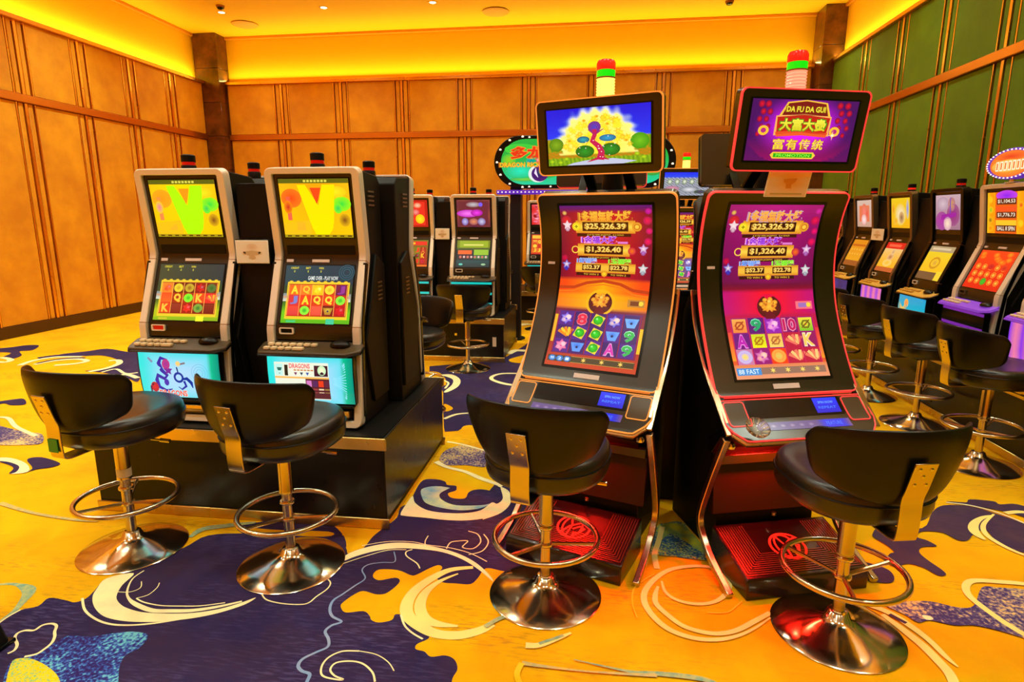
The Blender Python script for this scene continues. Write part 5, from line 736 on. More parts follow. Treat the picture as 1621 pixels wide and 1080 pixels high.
# ================================================================== classic two-screen machines
PZ = .47        # plinth top
PROF_C = [(0, 0), (.02, .12), (.035, .30), (.040, .40), (.042, .49), (.055, .52), (.165, .80), (.178, .835), (.172, .90), (.127, 1.258)]
def classic(label, loc, rz, arts, frame=None, deck=None, half=.24, group=None, btn=None, tower=True, wide=False):
    t = thing('slot_machine', label, 'slot machine', (loc[0], loc[1], PZ + .009), rz, group)
    S = Surf(PROF_C); L = S.len; fm = frame or M_silver; H = half; s_ = S.s_of_z
    fw = .05 if wide else .038
    # cabinet body behind the front
    body = [(.05, -.008), (.44, -.008), (.44, 1.20), (.40, 1.235), (.17, 1.25), (.205, .86), (.19, .80), (.08, .5), (.06, .3)]
    MB().prism_x(body, -H + .012, H - .012).build('cabinet', M_side, t, bevel=.006)
    for sx in (-1, 1):
        x0, x1 = sorted((sx * (H - .012), sx * (H + .004)))
        MB().prism_x([(.20, .08), (.42, .08), (.42, .78), (.30, .84), (.20, .60), (.12, .42)], x0, x1).build('side_panel', M_side, t, bevel=.004)
        mb = MB()
        for k in range(4): mb.box(*sorted((sx * (H - .012), sx * (H - .004))), .25, .33, 1.08 + k * .022, 1.088 + k * .022)
        for k in range(5): mb.box(*sorted((sx * (H + .004), sx * (H + .009))), .30, .36, .60 + k * .022, .607 + k * .022)
        mb.build('side_vents', M_darksilver, t, smooth=0)['kind'] = 'stuff'
        mb = MB(); path_ribbon(mb, [(.17, .80), (.12, .66), (.075, .5), (.06, .3), (.05, .05)], *sorted((sx * (H - .012), sx * (H + .006))), .022); mb.build('side_trim', M_gloss, t)
    # bent metal front frame
    ro = rows(-H, H, 0, L, .035, .012, step=.02); ri = rows(-H + fw, H - fw, .035, L - .032, .008, .008, step=.02)
    n = min(len(ro), len(ri))
    def resample(rw, k):
        s0, s1 = rw[0][0], rw[-1][0]; out = []
        for i in range(k):
            q = s0 + (s1 - s0) * (1 - math.cos(PI * i / (k - 1))) / 2 if False else None
        return out
    m = 60
    def rr_(x0, x1, a, b, r):
        o = []
        for k in range(7): w = PI / 2 * k / 6; o.append((a + r - r * math.cos(w), x0 + r - r * math.sin(w), x1 - r + r * math.sin(w)))
        for k in range(1, m): o.append((a + r + (b - a - 2 * r) * k / m, x0, x1))
        for k in range(7): w = PI / 2 * k / 6; o.append((b - r + r * math.sin(w), x0 + r - r * math.cos(w), x1 - r + r * math.cos(w)))
        return o
    mb = MB(); ring(mb, S, rr_(-H, H, 0, L, .034), rr_(-H + fw, H - fw, .035, L - .03, .008), -.05, .006); mb.build('front_frame', fm, t, bevel=.003, bseg=1)
    mb = MB(); slab(mb, S, rows(-H + .01, H - .01, s_(.43), L - .012, .01), -.06, -.012); mb.build('front_bezel', M_bezel, t, bevel=.002, bseg=1)
    mb = MB(); slab(mb, S, rows(-H + .01, H - .01, .02, s_(.47), .01), -.06, -.03); mb.build('lower_door', M_black, t)
    # joint lines where the frame bends
    mb = MB()
    for z in (.50, .812):
        for sx in (-1, 1): mb_r = rows(*sorted((sx * (H - fw), sx * (H + .001))), s_(z) - .0012, s_(z) + .0012, 0); slab(mb, S, mb_r, -.04, .0068)
    mb.build('frame_joints', M_groove, t, smooth=0)['kind'] = 'stuff'
    # screens
    hx = H - fw - .024
    def screen(z0, z1, fn, W, Hh, nm, h=-.006):
        mb = MB(); slab(mb, S, rows(-hx - .006, hx + .006, s_(z0) - .006, s_(z1) + .006, .004), -.02, -.0085); o = mb.build(nm, M_gloss, t)
        A = Art(S, -hx, hx, s_(z0), s_(z1), W, Hh, -.0078, .0002); fn(A); A.done(nm + '_picture', o)
        return o
    up = (.925, 1.205) if not wide else (.91, 1.20)
    screen(*up, arts[0], 100, 80, 'upper_screen'); screen(.515, .79, arts[1], 100, 86 if arts[1].__name__ in ('r0', 'r1') else 80, 'lower_screen')
    # middle speaker panel and labels
    mb = MB(); slab(mb, S, rows(-hx, hx, s_(.842), s_(.885), .004), -.02, -.009); mb.build('speaker_panel', M_black, t)
    for x0, x1 in ((-hx - .002, -hx + .034), (-.045, .045)):
        mb = MB(); slab(mb, S, rows(x0, x1, s_(.806), s_(.818), 0), -.012, -.007); mb.build('label', M_tag, t, smooth=0)
    # ticket slot
    mb = MB(); ring(mb, S, rr_(-hx, -hx + .075, s_(.458), s_(.492), .008), rr_(-hx + .008, -hx + .067, s_(.464), s_(.486), .004), -.012, -.002); o = mb.build('ticket_slot', M_silver if not wide else M_darksilver, t)
    mb = MB(); slab(mb, S, rows(-hx + .008, -hx + .067, s_(.464), s_(.486), 0), -.012, -.009); mb.build('slot_mouth', M_redlens if arts[1].__name__ == 'r0' else M_gloss, o)
    # button deck
    D0, D1 = -.045, .055; z0, z1 = .385, .425
    dk = MB(); xs = [(-H - .02, D1 - .02), (-H - .02, D0 + .02), (-H - .008, D0), (H - .05, D0), (H + .02, D0 + .03), (H + .02, D1 - .02), (H, D1), (-H, D1)]
    v = []; f = []; zt = lambda y: z0 + (z1 - z0) * (y - D0) / (D1 - D0)
    for q in (0, -.018): v += [(x, y, zt(y) + q) for x, y in xs]
    k = len(xs); dk.add(v, [tuple(range(k)), tuple(range(2 * k - 1, k - 1, -1))] + [(i, (i + 1) % k, (i + 1) % k + k, i + k) for i in range(k)])
    dko = dk.build('button_deck', deck or M_deck, t, bevel=.005)
    mb = MB(); mb.tube([(x, y, zt(y) - .014) for x, y in xs[:6]], .006, 6); mb.build('deck_edge', M_gloss if not wide else M_purdeck, dko)
    for r_ in range(2):
        for c_ in range(7 if r_ == 0 else 5):
            w = .029 if not (r_ == 1 and c_ == 4) else .056; x = -H + .026 + c_ * .037 + (.0 if r_ else .008) + (.012 if w > .03 else 0); y = D0 + .028 + (1 - r_) * .032
            zc = zt(y); mb = MB().box(x - w / 2, x + w / 2, y - .0125, y + .0125, zc - .003, zc + .012); mb.build('button', btn or M_button, dko, bevel=.003, bseg=1)
    mb = MB().lathe([(.050, 0), (.048, .010), (.038, .020), (.018, .026), (.001, .027)], 20, (H - .095, .022, zt(.022) - .002), sx=1.05, sy=.62); mb.build('palm_rest_dome', M_gloss, dko)
    # belly glass: bulging lit panel
    SB = Surf([(-.010, .122), (-.020, .19), (-.026, .28), (-.024, .365)])
    mb = MB(); slab(mb, SB, rows(-H + .02, H - .015, 0, SB.len, .004), -.04, 0); bo = mb.build('belly_glass', M_gloss, t)
    A = Art(SB, -H + .026, H - .02, .006, SB.len - .004, 100, 52, .0006, .0002); arts[2](A); A.done('belly_picture', bo)
    mb = MB().box(-H + .03, H - .03, -.02, .05, .104, .120); mb.build('belly_sill', M_black, t, bevel=.004)
    mb = MB().box(-H + .06, H - .06, -.004, .04, .052, .088); mb.add([(-H + .06, -.012, .05), (H - .06, -.012, .05), (H - .06, .04, .05), (-H + .06, .04, .05), (-H + .06, -.016, .066), (H - .06, -.016, .066), (H - .06, -.008, .056), (-H + .06, -.008, .056)], [(0, 1, 5, 4), (4, 5, 6, 7), (7, 6, 2, 3)]); mb.build('coin_tray', M_gold, t, bevel=.004)
    if tower:
        c = (-.015, .24, 1.243)
        mb = MB().lathe([(.036, 0), (.036, .034), (.033, .040)], 20, c); mb.build('light_tower_base', M_black, t)
        MB().lathe([(.032, .040), (.032, .056)], 20, c).build('light_lens', M_redlit if tower == 2 else M_redlens, t)
        MB().lathe([(.034, .056), (.034, .088), (.026, .093), (0, .093)], 20, c).build('light_cap', M_dkred if tower == 3 else M_black, t)
    return t

def plinth(label, x0, x1, y0, y1, rz=0, ends=True):
    cx, cy = (x0 + x1) / 2, (y0 + y1) / 2; t = thing('machine_plinth', label, 'plinth', (cx, cy, 0)); a, b = (x1 - x0) / 2, (y1 - y0) / 2
    MB().box(-a, a, -b, b, .05, PZ - .004).build('carcass', M_plinth, t, bevel=.004)
    MB().box(-a + .02, a - .02, -b + .02, b - .02, 0, .05).build('toe_kick', M_black, t)
    MB().box(-a + .01, a - .01, -b + .01, b - .01, PZ - .004, PZ).build('top_sheet', M_black, t)
    e = .012
    for nm, (p, q, r, s, z0, z1) in (('gold_band', (-a - e, a + e, -b - e, -b, PZ - .062, PZ)), ('gold_band', (-a - e, a + e, b, b + e, PZ - .062, PZ)), ('gold_kick', (-a - e, a + e, -b - e, -b, .0, .055)), ('gold_kick', (-a - e, a + e, b, b + e, .0, .055))):
        MB().box(p, q, r, s, z0, z1).build(nm, M_gold, t, bevel=.003, bseg=1)
    if rz:
        for ch in t.children:
            if ch.name.startswith('gold'): bpy.data.objects.remove(ch, do_unlink=True)
        for nm, z0, z1 in (('gold_band', PZ - .062, PZ), ('gold_kick', 0, .055)): MB().box(-a - e, -a, -b, b, z0, z1).build(nm, M_gold, t, bevel=.003, bseg=1)
    n = max(1, round((x1 - x0) / .8)) if not rz else max(1, round((y1 - y0) / .79))
    return t
def r0(A): art_reels(A, 0)
def r1(A): art_reels(A, 1)
def v0(A): art_v(A, 0)
def v1(A): art_v(A, 1)
def b0(A): art_belly(A, 0)
def b1(A): art_belly(A, 1)
def mk(fn, *a):
    def g(A): fn(A, *a)
    return g
plinth('black lacquered plinth with gold bands under the twin silver-framed machines', -2.52, -.965, 2.62, 3.75)
classic('left silver-framed slot machine, lime green V on its top screen, blue dragon on belly glass', (-2.04, 2.71), 0, (v0, r0, b0))
classic('right silver-framed slot machine, yellow V on orange top screen, paytable belly glass', (-1.349, 2.71), 0, (v1, r1, b1))
def divider(label, loc, rz=0, w=.20, zt=1.20, card=True):
    t = thing('machine_divider', label, 'divider', (loc[0], loc[1], PZ), rz)
    MB().prism_x([(.24, 0), (.44, 0), (.44, zt - .03), (.20, zt), (.20, .95), (.18, .80), (.16, .4)], -w / 2 + .004, w / 2 - .004).build('infill_panel', M_black, t, bevel=.004)
    if card:
        MB().box(-w / 2 + .005, w / 2 - .005, .150, .20, .80, .925).build('card_holder', M_gloss, t, bevel=.003)
        mb = MB().box(-w / 2 + .008, w / 2 - .008, .145, .150, .805, .92); o = mb.build('notice_card', M_plate, t, bevel=.002, bseg=1)
        A = Art(flat(.1445, .81), -w / 2 + .014, w / 2 - .014, 0, .105, 100, 60, .0003, .0003)
        A.grid(lambda x, y: mixc((248, 240, 222), (240, 214, 180), 1 - min(1, math.hypot((x - 50) / 40, (y - 30) / 26))), 10, 6); A.disc(50, 16, 18, 10, (232, 196, 160), (240, 222, 196), 1)
        A.poly([(20, 30), (50, 26), (80, 30), (70, 38), (58, 40), (62, 48), (50, 52), (38, 48), (42, 40), (30, 38)], (214, 184, 138), 2); A.disc(24, 34, 5, 5, (200, 170, 130), (230, 206, 170), 2); A.disc(76, 33, 5, 4, (200, 174, 110), (230, 206, 160), 2)
        A.done('card_print', o, PRINT)
    return t
divider('black infill between the twin silver machines carrying a cream notice card', (-1.694, 2.71), 0, .192)
# machines back to back with the twins, seen from behind and the side
RP = [(200, 30, 20), (240, 180, 40), (60, 160, 60), (90, 30, 110), (230, 110, 30)]
classic('black-sided machine backing onto the right twin, its dark side towards the aisle', (-1.285, 3.645), PI, (mk(art_simple, RP, 4), mk(art_simple_reels, [(120, 20, 10), (60, 10, 40)], 4, RP), mk(art_simple, RP, 8)))
classic('machine backing onto the left twin, only its red lamp and back top showing', (-1.98, 3.645), PI, (mk(art_simple, RP, 5), mk(art_simple_reels, [(20, 20, 80), (60, 10, 40)], 5, RP), mk(art_simple, RP, 9)))

# second bank down the aisle
pl2 = plinth('dark plinth with gold bands under the machines down the centre aisle', -2.35, -.905, 6.14, 7.2)
MB().box(.605, .645, -.5325, -.53, .17, .27).build('white_sticker', M_paper, pl2, smooth=0, label='white sticker')
MB().box(.20, .225, -.534, -.53, .28, .305).build('door_lock', M_chrome, pl2)
P2 = [(230, 60, 240), (150, 110, 230), (120, 30, 60), (220, 190, 170), (250, 120, 250)]
def far_up(A): art_simple(A, [(150, 70, 50), (90, 30, 60)], 3, 0); A.rect(6, 4, 94, 76, (110, 40, 50), 1); A.disc(34, 40, 34, 11, (252, 120, 240), (190, 40, 180), 2); A.disc(60, 38, 18, 10, (240, 60, 230), (170, 20, 150), 3); A.disc(24, 64, 10, 11, (190, 190, 230), (120, 90, 170), 3); A.disc(74, 64, 12, 11, (200, 200, 230), (120, 90, 150), 3); A.disc(50, 14, 22, 8, (190, 190, 200), (140, 90, 90), 3); A.disc(72, 14, 6, 6, (120, 90, 240), None, 4); A.disc(50, 64, 14, 10, (230, 140, 90), (150, 80, 90), 2)
def far_lo(A): A.grid(lambda x, y: mixc((120, 130, 20), (14, 40, 50), (y - 20) / 12), 4, 16); A.rect(8, 2, 94, 22, (150, 170, 30), 1); A.rect(20, 12, 80, 16, (226, 220, 110), 2); A.rect(4, 30, 46, 42, (236, 100, 40), 1); A.rect(52, 28, 96, 44, (150, 190, 50), 1); A.rect(6, 44, 46, 56, (70, 30, 40), 1); A.rect(52, 45, 96, 56, (40, 110, 60), 1); [A.disc(12 + k * 11, 50, 4, 4, (236, 230, 220) if k % 2 else (220, 90, 60), (190, 120, 110), 2, 8) for k in range(8)]; A.rect(0, 60, 100, 80, (10, 70, 74), 1, (4, 40, 46)); A.disc(14, 72, 6, 3, (90, 200, 180), None, 2); A.disc(82, 72, 7, 3, (150, 190, 140), None, 2)
def far_be(A): A.grid(lambda x, y: (20, 190, 180), 2, 2)
classic('silver machine down the aisle with magenta top screen and teal lower screen', (-1.257, 6.22), 0, (far_up, far_lo, far_be))
P3 = [(230, 40, 20), (250, 190, 30), (200, 20, 40), (120, 10, 20), (240, 110, 20)]
def far_up2(A): A.grid(lambda x, y: (190, 20, 20), 2, 2); A.rect(56, 6, 92, 74, (230, 40, 30), 1); A.disc(76, 56, 14, 14, (250, 230, 30), (250, 180, 20), 2); A.disc(70, 16, 12, 8, (250, 200, 160), (230, 90, 60), 2); A.disc(64, 36, 12, 10, (240, 150, 140), (220, 40, 40), 2)
classic('silver machine mostly hidden by the right twin, red and yellow top screen', (-1.93, 6.22), 0, (far_up2, mk(art_simple_reels, [(110, 120, 20), (170, 20, 10)], 12, P3), far_be))
divider('black infill with an orange card between the two aisle machines', (-1.594, 6.22), 0, .17)
for k, (x, w) in enumerate(((-1.25, 'behind the magenta-screened aisle machine'), (-1.93, 'behind the red-screened aisle machine'))):
    classic('dark-backed machine ' + w + ', small red lamp on top', (x + .06, 7.11), PI, (far_up, far_lo, far_be))
# third bank near the back wall
plinth('farthest dark plinth with gold bands, near the back wall', -2.3, -.1, 8.52, 9.5)
classic('farthest silver machine left of the tall amber one, red and orange screens', (-.70, 8.6), 0, (mk(art_simple, [(220, 30, 30), (240, 150, 170), (150, 10, 20), (240, 120, 150)], 17), mk(art_simple_reels, [(200, 40, 10), (220, 90, 10)], 18, [(250, 200, 50), (240, 180, 40), (200, 30, 20)]), far_be))
classic('farthest silver machine beside the sign pole, only a sliver of screen showing', (-1.38, 8.6), 0, (mk(art_simple, [(230, 110, 40), (240, 150, 60)], 19), mk(art_simple, [(230, 110, 40), (150, 90, 60)], 20), far_be))

# row along the green wall
plinth('long low plinth under the row of machines along the green wall', 2.64, 3.70, 2.6, 8.5, rz=1)
X0 = 2.735
D1_ = [(226, 190, 190), (220, 90, 70), (200, 180, 170), (190, 60, 60)]
def rA(A): A.grid(lambda x, y: mixc((200, 176, 160), (190, 150, 130), y / 80), 4, 6); A.rect(16, 16, 84, 64, (220, 110, 70), 1); A.disc(50, 36, 20, 26, (236, 120, 110), (206, 110, 80), 2); A.disc(48, 58, 18, 16, (240, 220, 220), (220, 160, 150), 3); A.disc(70, 40, 9, 20, (226, 60, 50), (210, 120, 100), 3)
def rAl(A): A.grid(lambda x, y: mixc((214, 130, 20), (226, 160, 30), y / 80), 4, 6); A.rect(4, 14, 96, 20, (190, 90, 20), 1); A.rect(0, 64, 100, 80, (150, 80, 30), 1); [A.disc(14 + 18 * (k % 5), 30 + 14 * (k // 5), 6, 5, (240, 190, 70), (216, 140, 30), 2, 8) for k in range(10)]
def rB(A): A.grid(lambda x, y: mixc((226, 190, 30), (230, 170, 20), y / 80), 4, 6); A.disc(50, 44, 30, 30, (232, 220, 190), (226, 190, 60), 1); A.disc(56, 52, 14, 16, (120, 90, 60), (210, 170, 110), 2); A.disc(88, 30, 8, 26, (110, 130, 220), (210, 190, 120), 2); A.disc(12, 30, 8, 16, (220, 130, 30), (226, 180, 40), 2); A.disc(24, 62, 12, 10, (226, 150, 30), (230, 190, 60), 2)
def rBl(A): A.grid(lambda x, y: mixc((226, 190, 150), (236, 170, 30), y / 60), 4, 6); A.rect(0, 0, 100, 17, (210, 20, 20), 1); A.rect(14, 5, 80, 12, (250, 90, 60), 2); A.disc(52, 40, 16, 10, (170, 100, 50), (226, 180, 120), 2); A.disc(50, 56, 24, 10, (240, 180, 30), (240, 200, 110), 2); A.rect(0, 68, 100, 80, (190, 90, 40), 1); A.disc(54, 26, 8, 8, (190, 130, 80), (226, 190, 140), 2)
def rC(A): A.grid(lambda x, y: mixc((190, 160, 170), (150, 110, 130), y / 80), 4, 6); A.disc(30, 20, 24, 16, (200, 180, 190), (170, 140, 160), 1); A.disc(26, 60, 26, 22, (170, 40, 160), (150, 70, 140), 1); A.disc(72, 46, 26, 26, (130, 20, 110), (150, 80, 130), 2); A.poly([(24, 46), (84, 40), (84, 50), (24, 58)], (150, 20, 150), 3); A.disc(50, 66, 16, 16, (240, 220, 190), (200, 150, 170), 3); A.disc(66, 22, 14, 16, (200, 150, 90), (170, 110, 120), 2); A.line([(62, 6), (60, 44)], 3, (90, 60, 190), 3)
def rCl(A): A.grid(lambda x, y: mixc((226, 200, 40), (236, 180, 30), y / 60), 4, 6); A.rect(0, 0, 100, 14, (170, 150, 110), 1); A.rect(10, 4, 86, 9, (210, 190, 150), 2); A.circ(50, 40, 18, 5, (200, 140, 30), 2, ry=12); A.disc(50, 40, 9, 7, (210, 150, 40), (226, 180, 60), 2); A.rect(0, 62, 78, 80, (110, 80, 50), 1); A.rect(78, 58, 100, 80, (236, 200, 50), 1)
def rD(A): art_bonus_board(A, 1)
def rDl(A): A.grid(lambda x, y: mixc((240, 60, 20), (220, 30, 10), y / 80), 4, 6); rr = random.Random(5); [A.disc(rr.uniform(10, 90), rr.uniform(4, 24), 9, 6, (250, 150, 30), (240, 70, 20), 1, 9) for _ in range(9)]; [(A.disc(14 + 18 * i, 34 + 15 * j, 7, 6.5, (250, 200, 70), (240, 110, 30), 2, 10), A.circ(14 + 18 * i, 34 + 15 * j, 4, 1.6, (226, 80, 20), 3, n=8)) for i in range(5) for j in range(3)]; A.disc(50, 64, 8, 7.5, (30, 190, 40), (60, 150, 30), 4, 12); A.disc(50, 33, 9, 6, (190, 10, 30), (210, 40, 30), 4, 12); A.disc(86, 33, 8, 6, (200, 20, 20), (220, 60, 30), 4, 12)
def beP(A): A.grid(lambda x, y: mixc((120, 40, 230), (230, 120, 160), abs(math.sin(x * .12))), 16, 4)
def beC(A): A.grid(lambda x, y: mixc((0, 150, 200), (0, 190, 190), y / 52), 4, 4); A.disc(16, 26, 18, 22, (250, 190, 40), (40, 160, 170), 1); A.disc(30, 14, 8, 8, (250, 120, 90), (240, 180, 60), 2); A.line([(84, 4), (74, 48)], 4, (150, 220, 60), 1)
def beR(A): A.grid(lambda x, y: (110, 30, 150), 2, 2)
def rowm(lbl, y, arts, **k): return classic(lbl, (X0, y), -PI / 2, arts, frame=k.pop('frame', M_darksilver), deck=k.pop('deck', M_yeldeck), btn=k.pop('btn', M_yeldeck), group=None, **k)
rowm('dark machine at the far end of the green wall row, mostly hidden', 7.89, (rA, rAl, beP))
rowm('green wall row machine with pale pink top screen and plain amber lower screen', 7.10, (rA, rAl, mk(art_simple, [(30, 40, 120), (20, 30, 90)], 3)))
rowm('green wall row machine with yellow top screen and red-headed lower screen', 6.31, (rB, rBl, beP), tower=2)
rowm('black machine in the green wall row with mauve top screen, cyan belly glass', 5.52, (rC, rCl, beC), frame=M_gloss)
rowm('large champagne-framed machine by the green wall, orange bonus board above purple deck', 4.80, (rD, rDl, beR), frame=M_silver, deck=M_purdeck, btn=M_button, half=.275, tower=False, wide=True)
rowm('nearest green wall machine, cut off by the right edge, purple deck', 4.02, (rD, rDl, beP), frame=M_silver, deck=M_purdeck, btn=M_button, half=.275, tower=False, wide=True)
def side_div(lbl, y, w=.27, card=False): return divider(lbl, (X0, y), -PI / 2, w, card=card)
side_div('black infill with tan card between the pink- and yellow-screened row machines', 6.705, .285, True)
side_div('black infill between the yellow-screened and mauve-screened row machines', 5.915, .285)
side_div('black infill between the mauve-screened and champagne-framed machines', 5.178, .18)
side_div('black infill at the far end of the green wall row', 7.495, .285)
# oval lit sign on top of the champagne machine
t = thing('oval_sign', 'small oval orange lit sign with violet bulb rim above the champagne-framed machine', 'sign', (2.87, 4.74, PZ + 1.272), -PI / 2)
MB().lathe([(.02, 0), (.02, .03)], 12, (0, 0, 0)).build('post', M_chrome, t); MB().box(-.05, .05, -.02, .02, -.002, .004).build('foot', M_silver, t)
def ell(a, b, n=40): return [(a * math.cos(2 * PI * k / n), b * math.sin(2 * PI * k / n)) for k in range(n)]
def yprism(pts, y0, y1, zc): mb = MB(); n = len(pts); mb.add([(p[0], y0, zc + p[1]) for p in pts] + [(p[0], y1, zc + p[1]) for p in pts], [tuple(range(n)), tuple(range(2 * n - 1, n - 1, -1))] + [(i, (i + 1) % n, (i + 1) % n + n, i + n) for i in range(n)]); return mb
so = yprism(ell(.26, .105), -.03, .03, .125).build('sign_body', M_purplit, t, bevel=.006)
A = Art(flat(-.0305, .02), -.23, .23, 0, .21, 200, 90, .0004, .0004); A.disc(100, 45, 94, 38, (250, 180, 60), (240, 110, 40), 0, 40); A.disc(100, 24, 70, 12, (226, 60, 30), (240, 110, 40), 1, 24); A.disc(90, 50, 74, 18, (252, 214, 130), (250, 170, 60), 2, 30); [(A.rect(36 + q * 19, 36, 50 + q * 19, 64, (255, 236, 200), 3), A.rect(39 + q * 19, 40, 46 + q * 19, 60, (230, 120, 40), 4)) for q in range(7)]; A.done('sign_picture', so)
for p in ell(.247, .095, 36): MB().lathe([(.005, -.004), (.006, 0), (.003, .004), (0, .005)], 6, (p[0], -.034, .125 + p[1])).build('bulb', M_bulbs, so, smooth=0)

# ================================================================== tall curved machines
PROF_T = smooth_profile([(-.035, .777), (-.02, .79), (.03, .865), (.085, .958), (.15, 1.09), (.185, 1.2), (.2, 1.31), (.195, 1.415), (.175, 1.515), (.14, 1.606)], 3)
def tall(label, loc, rz, art_main, art_top, led, lensm, card=False, lowfi=False, top_rot=0):
    t = thing('curved_slot_machine', label, 'slot machine', (loc[0], loc[1], 0), rz); S = Surf(PROF_T); L = S.len; W = .325
    def rr_(x0, x1, a, b, r, m=44):
        o = []
        for k in range(7): w = PI / 2 * k / 6; o.append((a + r - r * math.cos(w), x0 + r - r * math.sin(w), x1 - r + r * math.sin(w)))
        for k in range(1, m): o.append((a + r + (b - a - 2 * r) * k / m, x0, x1))
        for k in range(7): w = PI / 2 * k / 6; o.append((b - r + r * math.sin(w), x0 + r - r * math.cos(w), x1 - r + r * math.cos(w)))
        return o
    mb = MB(); slab(mb, S, rr_(-W + .004, W - .004, .004, L - .004, .028), -.055, 0); mon = mb.build('curved_monitor', M_bezel, t)
    mb = MB(); ring(mb, S, rr_(-W, W, 0, L, .03), rr_(-W + .005, W - .005, .005, L - .005, .026), -.012, .003); mb.build('led_edge', led, mon, smooth=30)
    sx0, sx1, s0, s1 = -.216, .216, .075, L - .055
    mb = MB(); slab(mb, S, rr_(sx0 - .012, sx1 + .012, s0 - .012, s1 + .012, .006), -.002, .0012); mb.build('screen_surround', M_gloss, mon)
    A = Art(S, sx0, sx1, s0, s1, 350, 660, .002, .00035); art_main(A); A.done('main_screen_picture', mon)
    for x0, x1, a, b in ((-.06, .06, .028, .05), (-.285, -.25, L * .63, L * .63 + .012)):
        mb = MB(); slab(mb, S, rows(x0, x1, a, b, 0), -.001, .002); mb.build('label', M_tag, mon, smooth=0)
    # deck
    SD = Surf(smooth_profile([(-.205, .648), (-.19, .655), (-.11, .705), (-.045, .765)], 5)); LD = SD.len
    out = [(-W, LD), (-W - .005, .09), (-W + .012, .05), (-W + .05, .005), (-W + .07, 0), (W - .07, 0), (W - .05, .005), (W - .012, .05), (W + .005, .09), (W, LD)]
    drw = [(s_, -x, x) for s_, x in [(0, W - .07), (.005, W - .05), (.027, W - .03), (.05, W - .012), (.07, W - .003), (.09, W + .005)] + [(.09 + (LD - .09) * k / 10, W + .005 - .005 * k / 10) for k in range(1, 11)]]
    mb = MB(); slab(mb, SD, drw, -.035, 0); dk = mb.build('button_deck', M_bezel, t, bevel=.003)
    mb = MB(); mb.tube([SD(x, s_, -.002) for x, s_ in out], .0035, 6, closed=True); mb.build('deck_led_edge', led if led is M_ledor else M_ledrd, dk)
    mb = MB(); mb.tube([SD(x, s_, -.016) for x, s_ in out[2:8]], .007, 6); mb.build('front_lip', M_gold, dk)
    for sx in (-1, 1):
        x0, x1 = sorted((sx * (W - .012), sx * (W - .105))); mb = MB(); ring(mb, SD, rr_(x0, x1, .075, LD - .008, .014, 4), rr_(x0 + .004, x1 - .004, .079, LD - .012, .011, 4), -.002, .003); mb.build('pad_led', led, dk)
        mb = MB(); slab(mb, SD, rr_(x0 + .004, x1 - .004, .079, LD - .012, .011, 4), -.002, .001); mb.build('wrist_pad', M_deck, dk)
    mb = MB(); slab(mb, SD, rr_(-.215, .215, LD - .088, LD - .004, .01, 8), -.004, .002); cs = mb.build('touch_panel', M_gloss, dk)
    A = Art(SD, .088, .198, LD - .080, LD - .010, 60, 50, .003, .0004); A.grid(lambda x, y: mixc((10, 50, 250), (10, 20, 200), y / 50), 2, 4); A.text('SPIN NOW', 30, 15, 38, 8, (110, 180, 255), 1); A.text('REPEAT', 30, 32, 44, 8, (60, 130, 255), 1); A.done('blue_button_screen', cs)
    A = Art(SD, -.205, .21, .048, .088, 200, 20, .0015, .0004); A.grid(lambda x, y: mixc((96, 70, 130), (20, 40, 220), (x - 130) / 14) if x < 184 else mixc((20, 40, 220), (120, 80, 130), (x - 184) / 16), 30, 4); [A.disc(14 + k * 20, 10, 7, 5, (150, 120, 170), (96, 70, 130), 1, 8) for k in range(6)], A.text('FEATURE', 164, 10, 34, 9, (70, 120, 250), 2); A.done('strip_with_reflection', dk)  # purple strip; its blue end is the button screen's reflection, painted as glow
    # chrome side rails and legs
    for sx in (-1, 1):
        x0, x1 = sorted((sx * (W - .012), sx * (W + .016)))
        mb = MB(); path_ribbon(mb, smooth_profile([(.235, 1.19), (.185, 1.04), (.08, .885), (-.04, .765), (-.155, .655)], 4), x0, x1, .014); mb.build('side_rail', M_chromeB, t, bevel=.002, bseg=1)
        mb = MB(); path_ribbon(mb, smooth_profile([(.215, 1.17), (.165, 1.02), (.06, .865), (-.05, .75), (-.14, .655)], 4), *sorted((sx * (W - .03), sx * (W + .004))), .010); mb.build('inner_rail', M_gloss, t)
        mb = MB(); path_ribbon(mb, smooth_profile([(-.135, .635), (-.10, .56), (-.04, .43), (.02, .28), (.035, .20), (.0, .14), (-.10, .07), (-.25, .012)], 4), x0, x1, .026); mb.build('leg', M_chromeB, t, bevel=.004)
        mb = MB().lathe([(.018, -.012), (.020, 0), (.014, .012), (0, .013)], 14); kn = mb.build('knob', M_chrome, t); kn.location = (sx * (W - .05), -.08, .585)
    # cabinet
    B = .285
    MB().prism_x([(.06, .13), (.50, .0), (.50, 1.05), (.42, 1.20), (.36, 1.56), (.235, 1.58), (.25, 1.3), (.20, 1.05), (.08, .82), (-.03, .72), (-.05, .62), (.03, .56), (.06, .40)], -B + .045, B - .045).build('cabinet', M_side, t, bevel=.006)
    MB().box(-B + .05, B - .05, .0, .49, 0, .12).build('base_box', M_black, t, bevel=.004)
    MB().prism_x([(.055, .50), (.10, .50), (.10, .56), (.0, .625), (-.10, .640), (-.12, .625), (-.02, .60)], -B, B).build('under_deck_panel', M_gloss, t, bevel=.004)
    MB().box(-B + .01, B - .01, .015, .06, .455, .50).build('bill_panel', M_bezel, t, bevel=.004)
    MB().prism_x([(.02, .225), (.06, .225), (.065, .445), (.045, .445)], -B + .01, B - .01).build('lit_door', mat('gloss_maroon', (38, 8, 8), .38, spec=.3), t, bevel=.003)
    MB().lathe([(.012, -.01), (.012, .004), (0, .006)], 12, (0, 0, 0)).build('door_lock', M_chrome, t).location = (.01, .012, .215)
